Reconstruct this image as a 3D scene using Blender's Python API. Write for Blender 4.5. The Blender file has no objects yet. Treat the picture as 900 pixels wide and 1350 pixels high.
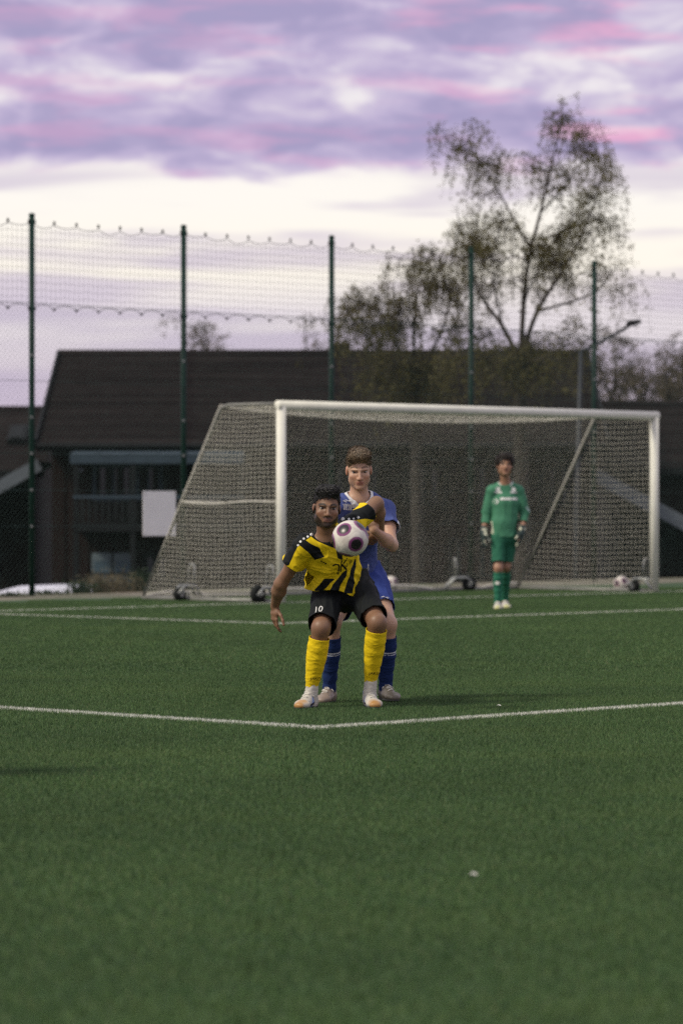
import bpy, bmesh, math, random
import numpy as np
from mathutils import Vector, Matrix, noise
from mathutils.bvhtree import BVHTree

SC = bpy.context.scene
COL = SC.collection
rad = math.radians

# ------------------------------------------------------------------ camera
# metres; camera foot is the origin, +Y is the viewing direction, +X is right
CAM_H = 1.264
FPX = 4588.7            # focal length in photo pixels (photo is 900 wide)
HOR = 663.6             # horizon row in the photo
cam = bpy.data.cameras.new("camera")
cam.sensor_fit = 'HORIZONTAL'
cam.sensor_width = 24.0
cam.lens = FPX / 900.0 * 24.0
cam.clip_start = 0.1
cam.clip_end = 6000.0
cam.dof.use_dof = True
cam.dof.focus_distance = 21.4
cam.dof.aperture_fstop = 2.8
cam_ob = bpy.data.objects.new("camera", cam)
cam_ob.location = (0, 0, CAM_H)
cam_ob.rotation_euler = (rad(90) - math.atan((675 - HOR) / FPX), 0, 0)
COL.objects.link(cam_ob)
SC.camera = cam_ob

# ------------------------------------------------------------------ view
SC.view_settings.view_transform = 'Standard'
SC.view_settings.look = 'None'
SC.view_settings.exposure = 0.22
SC.view_settings.gamma = 1.0
SC.view_settings.use_curve_mapping = False
SC.cycles.use_denoising = False          # keeps the fine grain a high-ISO evening photo has
SC.cycles.sample_clamp_direct = 3.0
SC.cycles.sample_clamp_indirect = 1.5
SC.cycles.max_bounces = 6
SC.cycles.transparent_max_bounces = 8

# ------------------------------------------------------------------ sun
SUN_EL, SUN_AZ = 45.0, -119.0        # azimuth from +Y towards +X: light comes from the left
sun = bpy.data.lights.new("sun", 'SUN')
sun.energy = 2.4
sun.angle = rad(10)
sun.color = (1.0, 0.92, 0.74)
sun_ob = bpy.data.objects.new("sun", sun)
_sd = Vector((math.sin(rad(SUN_AZ)) * math.cos(rad(SUN_EL)), math.cos(rad(SUN_AZ)) * math.cos(rad(SUN_EL)), math.sin(rad(SUN_EL))))
sun_ob.rotation_euler = _sd.to_track_quat('Z', 'Y').to_euler()
COL.objects.link(sun_ob)

# ------------------------------------------------------------------ world: evening sky with cloud deck
world = bpy.data.worlds.new("World")
SC.world = world
world.use_nodes = True
wt = world.node_tree
wt.nodes.clear()
def wn(t, **kw):
    n = wt.nodes.new(t)
    for k, v in kw.items(): setattr(n, k, v)
    return n
def wl(a, b): wt.links.new(a, b)
def wmath(op, a, b=None, c=None, clamp=False):
    n = wn('ShaderNodeMath', operation=op); n.use_clamp = clamp
    for i, v in enumerate((a, b, c)):
        if v is None: continue
        if isinstance(v, (int, float)): n.inputs[i].default_value = v
        else: wl(v, n.inputs[i])
    return n.outputs[0]
def wmix(f, a, b):
    n = wn('ShaderNodeMix', data_type='RGBA')
    for s, v in ((n.inputs[0], f), (n.inputs[6], a), (n.inputs[7], b)):
        if isinstance(v, (int, float)): s.default_value = v
        elif isinstance(v, tuple): s.default_value = (*v, 1)
        else: wl(v, s)
    return n.outputs[2]
def wramp(f, stops, interp='EASE'):
    n = wn('ShaderNodeValToRGB'); n.color_ramp.interpolation = interp
    el = n.color_ramp.elements
    while len(el) < len(stops): el.new(0.5)
    for e, (p, c) in zip(el, stops):
        e.position = p; e.color = (*c, 1) if isinstance(c, tuple) else (c, c, c, 1)
    wl(f, n.inputs[0]); return n.outputs[0]
def wnoise(vec, scale, sx, sz, off, detail=5, rough=.55, dist=.4):
    m = wn('ShaderNodeMapping'); m.inputs['Scale'].default_value = (sx, sx, sz); m.inputs['Location'].default_value = off
    wl(vec, m.inputs['Vector'])
    n = wn('ShaderNodeTexNoise'); n.inputs['Scale'].default_value = scale; n.inputs['Detail'].default_value = detail
    n.inputs['Roughness'].default_value = rough; n.inputs['Distortion'].default_value = dist
    wl(m.outputs[0], n.inputs['Vector']); return n.outputs[0]
tc = wn('ShaderNodeTexCoord'); DV = tc.outputs['Generated']
sepv = wn('ShaderNodeSeparateXYZ'); wl(DV, sepv.inputs[0])
EL = sepv.outputs['Z']
sky = wn('ShaderNodeTexSky', sky_type='NISHITA'); sky.sun_disc = False
sky.sun_elevation = rad(SUN_EL); sky.sun_rotation = rad(SUN_AZ)
skyc = wn('ShaderNodeVectorMath', operation='SCALE'); skyc.inputs['Scale'].default_value = 0.05; wl(sky.outputs[0], skyc.inputs[0])
# hazy clear sky between and below the clouds
clear = wramp(EL, [(0.0, (.56, .45, .57)), (.030, (.62, .53, .64)), (.052, (.78, .71, .75)), (.068, (.97, .90, .80)), (.09, (.95, .90, .84)), (.12, (.86, .82, .82)), (.15, (.82, .79, .82)), (.5, (.70, .72, .82))])
clear = wmix(0.12, clear, skyc.outputs[0])
# thin grey-lilac streaks low down
n1 = wnoise(DV, 1, 9, 95, (3.1, 1.7, .4), 4, .5, .3)
veil = wmath('MULTIPLY', wramp(n1, [(.44, 0.0), (.64, 1.0)]), wramp(EL, [(0.0, .25), (.06, .6), (.085, .7), (.10, .4), (.14, .0)]))
low = wmix(veil, clear, (.47, .40, .55))
# the cloud deck
n2 = wnoise(DV, 1, 36, 98, (3.35, 1.2, 2.3), 8, .53, .35)
n3 = wnoise(DV, 1, 7, 30, (5.2, .8, 1.35), 4, .5, .3)
dens = wmath('ADD', wmath('MULTIPLY', n2, .55), wmath('MULTIPLY', n3, .45))
bias = wramp(EL, [(.080, 0.0), (.093, .40), (.101, .57), (.113, .57), (.120, .52), (.128, .57), (.16, .58), (.5, .50)], 'LINEAR')
cover = wmath('ADD', dens, wmath('SUBTRACT', bias, .5))
cmask = wramp(cover, [(.38, 0.0), (.58, 1.0)])
PK_OFF = (12.3, 3.3, 0.7)
# cloud colours: lilac bodies, brighter lilac edges, pink undersides
n4 = wnoise(DV, 1, 20, 150, PK_OFF, 6, .55, .3)
body = wramp(cover, [(.40, (.68, .58, .70)), (.52, (.475, .405, .585)), (.66, (.335, .30, .48))])
body = wmix(wramp(EL, [(.16, 0.0), (.45, .75)]), body, (.62, .60, .63))
pinkm = wmath('MULTIPLY', wramp(n4, [(.49, 0.0), (.64, 1.0)]), wramp(sepv.outputs['X'], [(0.0, .24), (.09, .70)]))
body = wmix(wmath('MULTIPLY', pinkm, wramp(EL, [(.16, 1.0), (.4, .15)])), body, (.80, .37, .55))
deck = wmix(cmask, low, body)
bg = wn('ShaderNodeBackground'); bg.inputs['Strength'].default_value = 1.0
wl(deck, bg.inputs['Color'])
wo = wn('ShaderNodeOutputWorld'); wl(bg.outputs[0], wo.inputs['Surface'])

# ------------------------------------------------------------------ helpers
def tag(o, label=None, cat=None, group=None, kind=None):
    if label: o['label'] = label
    if cat: o['category'] = cat
    if group: o['group'] = group
    if kind: o['kind'] = kind
    return o
def empty(name, loc=(0, 0, 0), rz=0.0):
    o = bpy.data.objects.new(name, None); COL.objects.link(o)
    o.location = loc; o.rotation_euler = (0, 0, rz); o.empty_display_size = .2
    return o
def link_mesh(name, me, mat=None, parent=None, smooth=False):
    o = bpy.data.objects.new(name, me); COL.objects.link(o)
    if mat is not None and not me.materials:
        for m in (mat if isinstance(mat, (list, tuple)) else [mat]): me.materials.append(m)
    if parent is not None: o.parent = parent
    if smooth: me.polygons.foreach_set('use_smooth', np.ones(len(me.polygons), dtype=bool))
    return o
class MB:
    """collects boxes, tubes and free polygons into one mesh"""
    def __init__(s): s.v = []; s.f = []
    def poly(s, pts, faces):
        b = len(s.v); s.v += [tuple(p) for p in pts]; s.f += [tuple(i + b for i in f) for f in faces]
    def box(s, c, d, M=None):
        hx, hy, hz = d[0] / 2, d[1] / 2, d[2] / 2
        P = [Vector((x, y, z)) for x in (-hx, hx) for y in (-hy, hy) for z in (-hz, hz)]
        if M is not None: P = [M @ p for p in P]
        c = Vector(c)
        s.poly([p + c for p in P], [(0, 1, 3, 2), (4, 6, 7, 5), (0, 4, 5, 1), (2, 3, 7, 6), (0, 2, 6, 4), (1, 5, 7, 3)])
    def beam(s, a, b, w, h, up=(0, 0, 1)):
        a = Vector(a); b = Vector(b); d = (b - a); L = d.length; d.normalize()
        sx = d.cross(Vector(up));
        if sx.length < 1e-4: sx = d.cross(Vector((1, 0, 0)))
        sx.normalize(); sz = sx.cross(d)
        M = Matrix((sx, d, sz)).transposed()
        s.box((a + b) / 2, (w, L, h), M)
    def tube(s, pts, r, n=6, cap=True):
        pts = [Vector(p) for p in pts]; m = len(pts)
        rs = r if isinstance(r, (list, tuple)) else [r] * m
        b = len(s.v); up = None
        for i, p in enumerate(pts):
            d = (pts[min(i + 1, m - 1)] - pts[max(i - 1, 0)])
            if d.length < 1e-9: d = Vector((0, 0, 1))
            d.normalize()
            if up is None:
                up = Vector((0, 0, 1)) if abs(d.z) < .9 else Vector((1, 0, 0))
            x = d.cross(up); x.normalize(); up = x.cross(d)
            for k in range(n):
                a = 2 * math.pi * k / n
                s.v.append(tuple(p + (x * math.cos(a) + up * math.sin(a)) * rs[i]))
        for i in range(m - 1):
            for k in range(n):
                k2 = (k + 1) % n
                s.f.append((b + i * n + k, b + i * n + k2, b + (i + 1) * n + k2, b + (i + 1) * n + k))
        if cap:
            s.f.append(tuple(b + k for k in range(n))[::-1]); s.f.append(tuple(b + (m - 1) * n + k for k in range(n)))
    def lathe(s, c, axis, prof, n=20):
        """prof: list of (distance along axis, radius)"""
        axis = Vector(axis).normalized(); x = axis.orthogonal().normalized(); y = axis.cross(x); c = Vector(c); b = len(s.v)
        for t, r in prof:
            for k in range(n):
                a = 2 * math.pi * k / n
                s.v.append(tuple(c + axis * t + (x * math.cos(a) + y * math.sin(a)) * r))
        for i in range(len(prof) - 1):
            for k in range(n):
                k2 = (k + 1) % n
                s.f.append((b + i * n + k, b + i * n + k2, b + (i + 1) * n + k2, b + (i + 1) * n + k))
        s.f.append(tuple(b + k for k in range(n))[::-1]); s.f.append(tuple(b + (len(prof) - 1) * n + k for k in range(n)))
    def build(s, name, mat, parent=None, smooth=False, bevel=0.0):
        me = bpy.data.meshes.new(name); me.from_pydata(s.v, [], s.f); me.update()
        o = link_mesh(name, me, mat, parent, smooth)
        if bevel:
            md = o.modifiers.new('bevel', 'BEVEL'); md.width = bevel; md.segments = 2; md.limit_method = 'ANGLE'
        return o
def W(px, py, d):
    return Vector(((px - 450) / FPX * d, d, CAM_H + (HOR - py) / FPX * d))

# materials ---------------------------------------------------------
class Mat:
    def __init__(s, name):
        s.m = bpy.data.materials.new(name); s.m.use_nodes = True; s.t = s.m.node_tree; s.t.nodes.clear()
        s.o = s.n('ShaderNodeOutputMaterial'); s.b = s.n('ShaderNodeBsdfPrincipled'); s.l(s.b.outputs[0], s.o.inputs[0])
    def n(s, t, **kw):
        x = s.t.nodes.new(t)
        for k, v in kw.items(): setattr(x, k, v)
        return x
    def l(s, a, b): s.t.links.new(a, b)
    def put(s, sock, v):
        if isinstance(v, (int, float)): sock.default_value = v
        elif isinstance(v, tuple): sock.default_value = (*v, 1) if len(v) == 3 and sock.type == 'RGBA' else v
        else: s.l(v, sock)
    def math(s, op, a, b=None, c=None, clamp=False):
        x = s.n('ShaderNodeMath', operation=op); x.use_clamp = clamp
        for i, v in enumerate((a, b, c)):
            if v is not None: s.put(x.inputs[i], v)
        return x.outputs[0]
    def mix(s, f, a, b):
        x = s.n('ShaderNodeMix', data_type='RGBA'); s.put(x.inputs[0], f); s.put(x.inputs[6], a); s.put(x.inputs[7], b); return x.outputs[2]
    def ramp(s, f, stops, interp='LINEAR'):
        x = s.n('ShaderNodeValToRGB'); x.color_ramp.interpolation = interp; el = x.color_ramp.elements
        while len(el) < len(stops): el.new(.5)
        for e, (p, c) in zip(el, stops): e.position = p; e.color = (*c, 1) if isinstance(c, tuple) else (c, c, c, 1)
        s.l(f, x.inputs[0]); return x.outputs[0]
    def coord(s, kind='Object'): return s.n('ShaderNodeTexCoord').outputs[kind]
    def noise(s, scale, detail=4, vec=None, rough=.55, stretch=None):
        x = s.n('ShaderNodeTexNoise'); x.inputs['Scale'].default_value = scale; x.inputs['Detail'].default_value = detail; x.inputs['Roughness'].default_value = rough
        v = vec if vec is not None else s.coord()
        if stretch:
            mp = s.n('ShaderNodeMapping'); mp.inputs['Scale'].default_value = stretch; s.l(v, mp.inputs[0]); v = mp.outputs[0]
        s.l(v, x.inputs['Vector']); return x.outputs[0]
    def attr(s, name): return s.n('ShaderNodeAttribute', attribute_name=name)
    def bump(s, h, strength=.3, dist=.01):
        x = s.n('ShaderNodeBump'); x.inputs['Strength'].default_value = strength; x.inputs['Distance'].default_value = dist
        s.l(h, x.inputs['Height']); s.l(x.outputs[0], s.b.inputs['Normal'])
    def set(s, **kw):
        for k, v in kw.items(): s.put(s.b.inputs[k.replace('_', ' ')], v)
        return s
def scl(c, k): return tuple(min(1, x * k) for x in c)
def simple(name, col, rough=.6, var=.25, scale=6.0, bump=0.0, metal=0.0, bscale=None):
    M = Mat(name)
    nz = M.noise(scale, 5)
    M.set(Base_Color=M.mix(M.ramp(nz, [(.3, 0.0), (.7, 1.0)]), scl(col, 1 - var), scl(col, 1 + var)), Roughness=rough, Metallic=metal)
    M.b.inputs['Specular IOR Level'].default_value = .5 if metal else .18
    if bump: M.bump(M.noise(bscale or scale * 4, 4), bump, .01)
    return M.m
# ------------------------------------------------------------------ pitch frame: u along the goal line, v away from the field
YAW = rad(46.008)
GU, GV = -30.928, -30.913
cY, sY = math.cos(YAW), math.sin(YAW)
def G(u, v, z=0.0):
    a, b = u - GU, v - GV
    return Vector((a * cY - b * sY, a * sY + b * cY, z))
U_DIR = Vector((cY, sY, 0)); V_DIR = Vector((-sY, cY, 0))
YARD = -1.7

# ------------------------------------------------------------------ ground materials
def turf_mat(name, base):
    M = Mat(name); pos = M.n('ShaderNodeNewGeometry').outputs['Position']
    big = M.noise(.55, 3, pos); mid = M.noise(5.0, 4, pos); fine = M.noise(170.0, 2, pos)
    c = M.mix(M.ramp(big, [(.35, 0.0), (.65, 1.0)]), scl(base, .84), scl(base, 1.16))
    c = M.mix(M.math('MULTIPLY', M.ramp(mid, [(.45, 0.0), (.75, 1.0)]), .35), c, (base[0] * 1.5, base[1] * 1.05, base[2] * .9))
    c = M.mix(M.ramp(fine, [(.25, 0.0), (.75, 1.0)]), scl(base, .55), c)
    M.set(Base_Color=c, Roughness=.75); M.b.inputs['Specular IOR Level'].default_value = .25
    return M.m
TURF = (.049, .109, .0355)
m_turf = turf_mat('turf_backing', scl(TURF, .75))
M = Mat('turf_fibre'); pos = M.n('ShaderNodeNewGeometry').outputs['Position']
tint = M.attr('tint').outputs['Fac']
c = M.ramp(tint, [(0.0, scl(TURF, .62)), (.35, TURF), (.7, (TURF[0] * 1.5, TURF[1] * 1.35, TURF[2] * 1.2)), (.9, (TURF[0] * 2.4, TURF[1] * 1.9, TURF[2] * 1.7)), (1.0, (.20, .20, .10))])
big = M.ramp(M.noise(.5, 3, pos), [(.36, 0.0), (.64, 1.0)])
strk = M.ramp(M.noise(2.6, 4, pos, stretch=(.5, 1.3, 1)), [(.40, 0.0), (.66, 1.0)])
c = M.mix(M.math('MULTIPLY', big, .42), c, scl(TURF, .62))
worn = M.ramp(M.noise(.9, 5, pos, stretch=(.35, 1, 1)), [(.52, 0.0), (.70, 1.0)])
c = M.mix(M.math('MULTIPLY', worn, .35), c, (TURF[0] * 1.9, TURF[1] * 1.35, TURF[2] * 1.2))
c = M.mix(M.math('MULTIPLY', strk, .22), c, (TURF[0] * 1.55, TURF[1] * 1.15, TURF[2] * .9))
M.set(Base_Color=c, Roughness=.62); M.b.inputs['Specular IOR Level'].default_value = .35
m_fibre = M.m
m_line = simple('line_white', (.62, .62, .56), .8, .14, 9)
M = Mat('line_fibre'); tint = M.attr('tint').outputs['Fac']
M.set(Base_Color=M.ramp(tint, [(0, (.42, .43, .36)), (.5, (.70, .70, .64)), (1, (.80, .80, .75))]), Roughness=.7); m_lfibre = M.m
M = Mat('edge_gravel'); n = M.noise(9, 6); n2 = M.noise(1.2, 3)
M.set(Base_Color=M.mix(M.ramp(n2, [(.4, 0.), (.65, 1.)]), M.ramp(n, [(.3, (.15, .13, .10)), (.7, (.27, .24, .19))]), (.07, .09, .04)), Roughness=.95); M.bump(M.noise(60, 4), .6, .02); m_gravel = M.m
M = Mat('yard_ground'); n = M.noise(.35, 5); 
M.set(Base_Color=M.ramp(n, [(.35, (.045, .045, .042)), (.5, (.05, .06, .035)), (.7, (.035, .055, .02))]), Roughness=.95); m_yard = M.m

def quad_sheet(name, corners, mat, kind='structure'):
    b = MB(); b.poly(corners, [tuple(range(len(corners)))]); o = b.build(name, mat); tag(o, kind=kind); return o
# the yard far around (one sheet to the horizon)
o = quad_sheet('ground', [(-4000, -4000, YARD - .02), (4000, -4000, YARD - .02), (4000, 4000, YARD - .02), (-4000, 4000, YARD - .02)], m_yard)
tag(o, 'flat dark yard and lawn below the pitch, running out behind the houses')
# the pitch
o = quad_sheet('pitch', [G(-62, -110), G(80, -110), G(80, 3.7), G(-62, 3.7)], m_turf)
tag(o, 'green artificial turf football pitch')
b = MB(); A = [(-62, -110), (80, -110), (80, 3.7), (-62, 3.7)]; B = [(-64, -112), (82, -112), (82, 6.4), (-64, 6.4)]; C_ = [(-69, -117), (87, -117), (87, 9.6), (-69, 9.6)]
pv = [G(u, v, -.004) for u, v in A] + [G(u, v, -.012) for u, v in B] + [G(u, v, YARD) for u, v in C_]
b.poly(pv, [(i, i + 4, (i + 1) % 4 + 4, (i + 1) % 4) for i in range(4)] + [(i + 4, i + 8, (i + 1) % 4 + 8, (i + 1) % 4 + 4) for i in range(4)])
o = b.build('pitch_verge', m_gravel); tag(o, 'bare gravel verge and bank behind the pitch', kind='structure')

# ------------------------------------------------------------------ turf fibres
rng = np.random.default_rng(5)
def blade_arrays(P, hmin, hmax, w, lean):
    n = len(P); a = rng.uniform(0, 2 * np.pi, n); h = rng.uniform(hmin, hmax, n); la = rng.uniform(0, 2 * np.pi, n); ll = rng.uniform(0, lean, n) * h
    t = np.stack([np.cos(a), np.sin(a), np.zeros(n)], 1) * (w / 2)
    tip = P + np.stack([np.cos(la) * ll, np.sin(la) * ll, h], 1)
    V = np.stack([P - t, P + t, tip], 1).reshape(-1, 3)
    return V
def blade_mesh(name, V, tint):
    n = len(V) // 3; me = bpy.data.meshes.new(name)
    me.vertices.add(len(V)); me.vertices.foreach_set('co', V.astype(np.float32).ravel())
    me.loops.add(3 * n); me.loops.foreach_set('vertex_index', np.arange(3 * n, dtype=np.int32))
    me.polygons.add(n); me.polygons.foreach_set('loop_start', np.arange(0, 3 * n, 3, dtype=np.int32))
    at = me.attributes.new('tint', 'FLOAT', 'FACE'); at.data.foreach_set('value', tint.astype(np.float32))
    me.update(); me.validate(); return me
def fibre_tile(name, n, hmin, hmax, w):
    P = np.stack([rng.uniform(-.5, .5, n), rng.uniform(-.5, .5, n), np.zeros(n)], 1)
    # tufts of slightly different height
    gx = np.sin(P[:, 0] * 29 + 2 * np.sin(P[:, 1] * 17)) * np.sin(P[:, 1] * 23)
    V = blade_arrays(P, hmin, hmax, w, .9); V[2::3, 2] *= 1 + .16 * gx
    return blade_mesh(name, V, rng.uniform(0, 1, n))
def fibre_field(name, tile_me, pts, label):
    src = bpy.data.objects.new('turf_tuft', tile_me)            # instanced below, not linked itself
    tile_me.materials.append(m_fibre)
    me = bpy.data.meshes.new(name); me.from_pydata(pts, [], []); me.update()
    at = me.attributes.new('turn', 'FLOAT_VECTOR', 'POINT')
    at.data.foreach_set('vector', np.array([(0, 0, random.randrange(4) * math.pi / 2) for _ in pts], dtype=np.float32).ravel())
    o = link_mesh(name, me, m_fibre); tag(o, label, 'grass', kind='stuff')
    ng = bpy.data.node_groups.new(name, 'GeometryNodeTree')
    ng.interface.new_socket('Geometry', in_out='INPUT', socket_type='NodeSocketGeometry'); ng.interface.new_socket('Geometry', in_out='OUTPUT', socket_type='NodeSocketGeometry')
    gi = ng.nodes.new('NodeGroupInput'); go = ng.nodes.new('NodeGroupOutput')
    oi = ng.nodes.new('GeometryNodeObjectInfo'); oi.inputs['Object'].default_value = src; oi.inputs['As Instance'].default_value = True
    na = ng.nodes.new('GeometryNodeInputNamedAttribute'); na.data_type = 'FLOAT_VECTOR'; na.inputs['Name'].default_value = 'turn'
    iop = ng.nodes.new('GeometryNodeInstanceOnPoints')
    e2r = ng.nodes.new('FunctionNodeEulerToRotation')
    L = ng.links.new
    L(gi.outputs[0], iop.inputs['Points']); L(oi.outputs['Geometry'], iop.inputs['Instance']); L(na.outputs['Attribute'], e2r.inputs[0]); L(e2r.outputs[0], iop.inputs['Rotation'])
    L(iop.outputs[0], go.inputs[0])
    md = o.modifiers.new('tufts', 'NODES'); md.node_group = ng
    return o
def in_pitch(x, y):
    r = Vector((x, y, 0)) - G(0, 0); return r.dot(V_DIR) < 3.1
random.seed(4)
near, far = [], []
for iy in range(6, 52):
    y = iy + .5; hw = y * .1 + 2.2
    for ix in range(-12, 12):
        x = ix + .5
        if abs(x) > hw or not in_pitch(x, y): continue
        (near if y < 26 else far).append((x, y, .001))
fibre_field('turf_fibres', fibre_tile('turf_fibres_near', 17000, .012, .023, .0030), near, 'short dense green artificial turf in front of and around the players')
fibre_field('turf_fibres', fibre_tile('turf_fibres_far', 7000, .012, .024, .0065), far, 'short green artificial turf between the players and the goal')

# ------------------------------------------------------------------ white lines
PU, PV_, AU, AV = -17.04, -17.33, -5.36, -5.32
def pitch_line(name, u0, v0, u1, v1, label, w=.10):
    a, bb = Vector((u0, v0)), Vector((u1, v1)); d = (bb - a).normalized(); nrm = Vector((-d.y, d.x)) * w / 2
    b = MB(); b.poly([G(*(a + nrm), .004), G(*(a - nrm), .004), G(*(bb - nrm), .004), G(*(bb + nrm), .004)], [(3, 2, 1, 0)])
    o = b.build(name, m_line); tag(o, label, kind='structure')
    L = (bb - a).length; Ps = []
    n = int(L * w * 15000); s = rng.uniform(0, L, n); tt = rng.uniform(-.5, .5, n) * w
    tt += .003 * np.sin(s * 37) + .002 * np.sin(s * 91 + 1)
    uu = u0 + d.x * s - d.y * tt - GU; vv = v0 + d.y * s + d.x * tt - GV
    X = uu * cY - vv * sY; Y = uu * sY + vv * cY
    keep = (np.abs(X) < Y * .1 + 1.2) & (Y > 5) & ((Y < 30) | (rng.uniform(0, 1, n) < .3))
    P = np.stack([X, Y, np.full(n, .002)], 1)[keep]
    wv = .0034 if P[:, 1].mean() < 30 else .009
    V = blade_arrays(P, .018, .026, wv, .6)
    me = blade_mesh('fibres', V, rng.uniform(0, 1, len(P)))
    f = link_mesh('line_fibres', me, m_lfibre, o); tag(f, kind='stuff')
    return o
h = .0575
pitch_line('penalty_area_line', PU + h, PV_, 12, PV_, 'white front line of the penalty area running right from its corner')
pitch_line('penalty_area_line', PU, PV_ - h, PU, 0 - .07, 'white side line of the penalty area running left from its corner')
pitch_line('goal_area_line', AU + h, AV, 12.9, AV, 'white front line of the goal area, passing in front of the goalkeeper')
pitch_line('goal_area_line', AU, AV - h, AU, -.07, 'white side line of the goal area at the left')
pitch_line('goal_line', -30, 0, 14, 0, 'white goal line running under the goal posts')

# a scrap of litter on the turf
b = MB(); p = Vector(((623 - 450) / FPX * 11.62, 11.62, .022))
b.poly([p + Vector(q) for q in ((-.014, 0, .002), (-.004, -.012, .006), (.012, -.006, 0), (.015, .008, .004), (0, .012, .008))], [(0, 1, 4), (1, 2, 4), (2, 3, 4)])
o = b.build('paper_scrap', simple('paper_scrap', (.7, .68, .62), .8, .05)); tag(o, 'tiny pale paper scrap lying on the turf in the foreground', 'litter')
b = MB(); p = Vector(((657 - 450) / FPX * 21.2, 21.2, .03))
b.poly([p + Vector(q) for q in ((-.014, 0, .002), (-.004, -.012, .006), (.012, -.006, 0), (.015, .008, .004), (0, .012, .008))], [(0, 1, 4), (1, 2, 4), (2, 3, 4)])
o = b.build('paper_scrap', bpy.data.materials['paper_scrap']); tag(o, 'tiny white scrap lying just behind the penalty area line at right', 'litter')
# ------------------------------------------------------------------ goal
m_post = simple('post_white', (.74, .73, .64), .45, .07, 5)
m_net = simple('net_twine', (.58, .56, .48), .9, .15, 3)
m_rope = simple('net_rope', (.55, .53, .47), .9, .12, 8)
m_gframe = simple('goal_frame_grey', (.22, .22, .20), .5, .2, 6, metal=.3)
m_rubber = simple('rubber_black', (.014, .016, .015), .8, .3, 10)
m_steel = simple('galvanised', (.30, .31, .30), .45, .25, 14, metal=.6)
goal = empty('football_goal', G(0, 0)); tag(goal, 'full size white football goal with a pale net, standing on the goal line', 'goal')
goal.rotation_euler = (0, 0, YAW)
# local axes: x = u, y = v, z
def round_rect_post(a, b_, r, up):
    m = MB(); m.tube([a, b_], r, 20); return m
PW = .12; GW = 7.44; BT = 2.56
m = MB(); m.tube([(0, 0, 0), (0, 0, BT - .07)], .062, 20); m.build('post', m_post, goal, True)
m = MB(); m.tube([(GW, 0, 0), (GW, 0, BT - .07)], .062, 20); m.build('post', m_post, goal, True)
m = MB(); m.tube([(-.06, 0, BT - .062), (GW + .06, 0, BT - .062)], .0615, 20); m.build('crossbar', m_post, goal, True)
TV, BV, TZ = 1.1, 2.55, 2.52
for x in (0, GW):
    m = MB(); m.tube([(x, .05, TZ), (x, TV - .15, TZ), (x, TV - .04, TZ - .03), (x, TV + .02, TZ - .10), (x, BV, .04)], .02, 10); m.build('net_support', m_gframe, goal, True)
    m = MB(); m.tube([(x, .05, .03), (x, BV, .03)], .028, 10); m.build('base_rail', m_gframe, goal, True)
m = MB(); m.tube([(0, BV, .03), (GW, BV, .03)], .028, 10); m.build('base_rail', m_gframe, goal, True)
# net ---------------------------------------------------------------
def net(name, Pf, nu, nv, r=.0026, sub=1):
    P = np.array([[Pf(i / nu, j / nv) for j in range(nv + 1)] for i in range(nu + 1)])
    rg = np.random.default_rng(nu * 7 + nv); P[1:-1, 1:-1] += rg.normal(0, .0035, P[1:-1, 1:-1].shape)
    return strands(name, [P[i] for i in range(nu + 1)] + [P[:, j] for j in range(nv + 1)], r)
def strands(name, lines, r):
    V = []; F = []
    def strand(L):
        n = len(L); d = np.gradient(L, axis=0); d /= np.linalg.norm(d, axis=1)[:, None] + 1e-9
        a = np.cross(d, [0.31, 0.52, 0.79]); a /= np.linalg.norm(a, axis=1)[:, None] + 1e-9; b2 = np.cross(d, a)
        base = sum(len(v) for v in V)
        ring = np.stack([L + r * (a * math.cos(t) + b2 * math.sin(t)) for t in (0, 2.094, 4.189)], 1).reshape(-1, 3)
        V.append(ring)
        i = np.arange(n - 1)[:, None] * 3 + base
        for k in range(3):
            k2 = (k + 1) % 3
            F.append(np.concatenate([i + k, i + k2, i + 3 + k2, i + 3 + k], 1))
    for L in lines: strand(np.asarray(L, float))
    V = np.concatenate(V); F = np.concatenate(F)
    me = bpy.data.meshes.new(name); me.vertices.add(len(V)); me.vertices.foreach_set('co', V.astype(np.float32).ravel())
    me.loops.add(F.size); me.loops.foreach_set('vertex_index', F.astype(np.int32).ravel())
    me.polygons.add(len(F)); me.polygons.foreach_set('loop_start', np.arange(0, F.size, 4, dtype=np.int32)); me.update(); me.validate()
    o = link_mesh(name, me, m_net, goal); tag(o, kind='stuff'); return o
CELL = .078
def lerp(a, b, t): return a + (b - a) * t
def side_net(x, sgn):
    def Pf(s, t):
        z = t * (TZ - .02)
        yb = TV + (BV - TV) * (1 - z / TZ)
        y = .05 + s * (yb - .05)
        bulge = .05 * math.sin(math.pi * s) * math.sin(math.pi * t) * sgn + .012 * math.sin(9 * s + 5 * t)
        return (x + bulge, y, z + .015 * math.sin(7 * s))
    return Pf
def side_grid(name, x, sgn, cy_, cz, r):
    rg = random.Random(int(x * 10) + 3); lines = []; slope = (BV - TV) / TZ; H_ = TZ - .02
    def pt(y, z):
        s = y / BV; t = z / TZ
        return (x + sgn * .05 * math.sin(math.pi * s) * math.sin(math.pi * t) + .012 * math.sin(9 * s + 5 * t) + rg.gauss(0, .002), y + rg.gauss(0, .003) + .010 * math.sin(t * 11 + s * 4), z + rg.gauss(0, .003) + .012 * math.sin(s * 8 + t * 3))
    y = .05
    while y < BV - .03:
        zt = H_ if y < TV else max(.05, (BV - y) / slope); n = max(2, int(zt / cz)); lines.append([pt(y, zt * i / n) for i in range(n + 1)]); y += cy_
    z = .03
    while z < H_:
        yb = BV - slope * z; n = max(2, int(yb / cy_)); lines.append([pt(.05 + (yb - .05) * i / n, z) for i in range(n + 1)]); z += cz
    return strands(name, lines, r)
side_grid('side_net', 0, -1, .074, .060, .0026)
side_grid('side_net', GW, 1, .078, .075, .0024)
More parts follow.
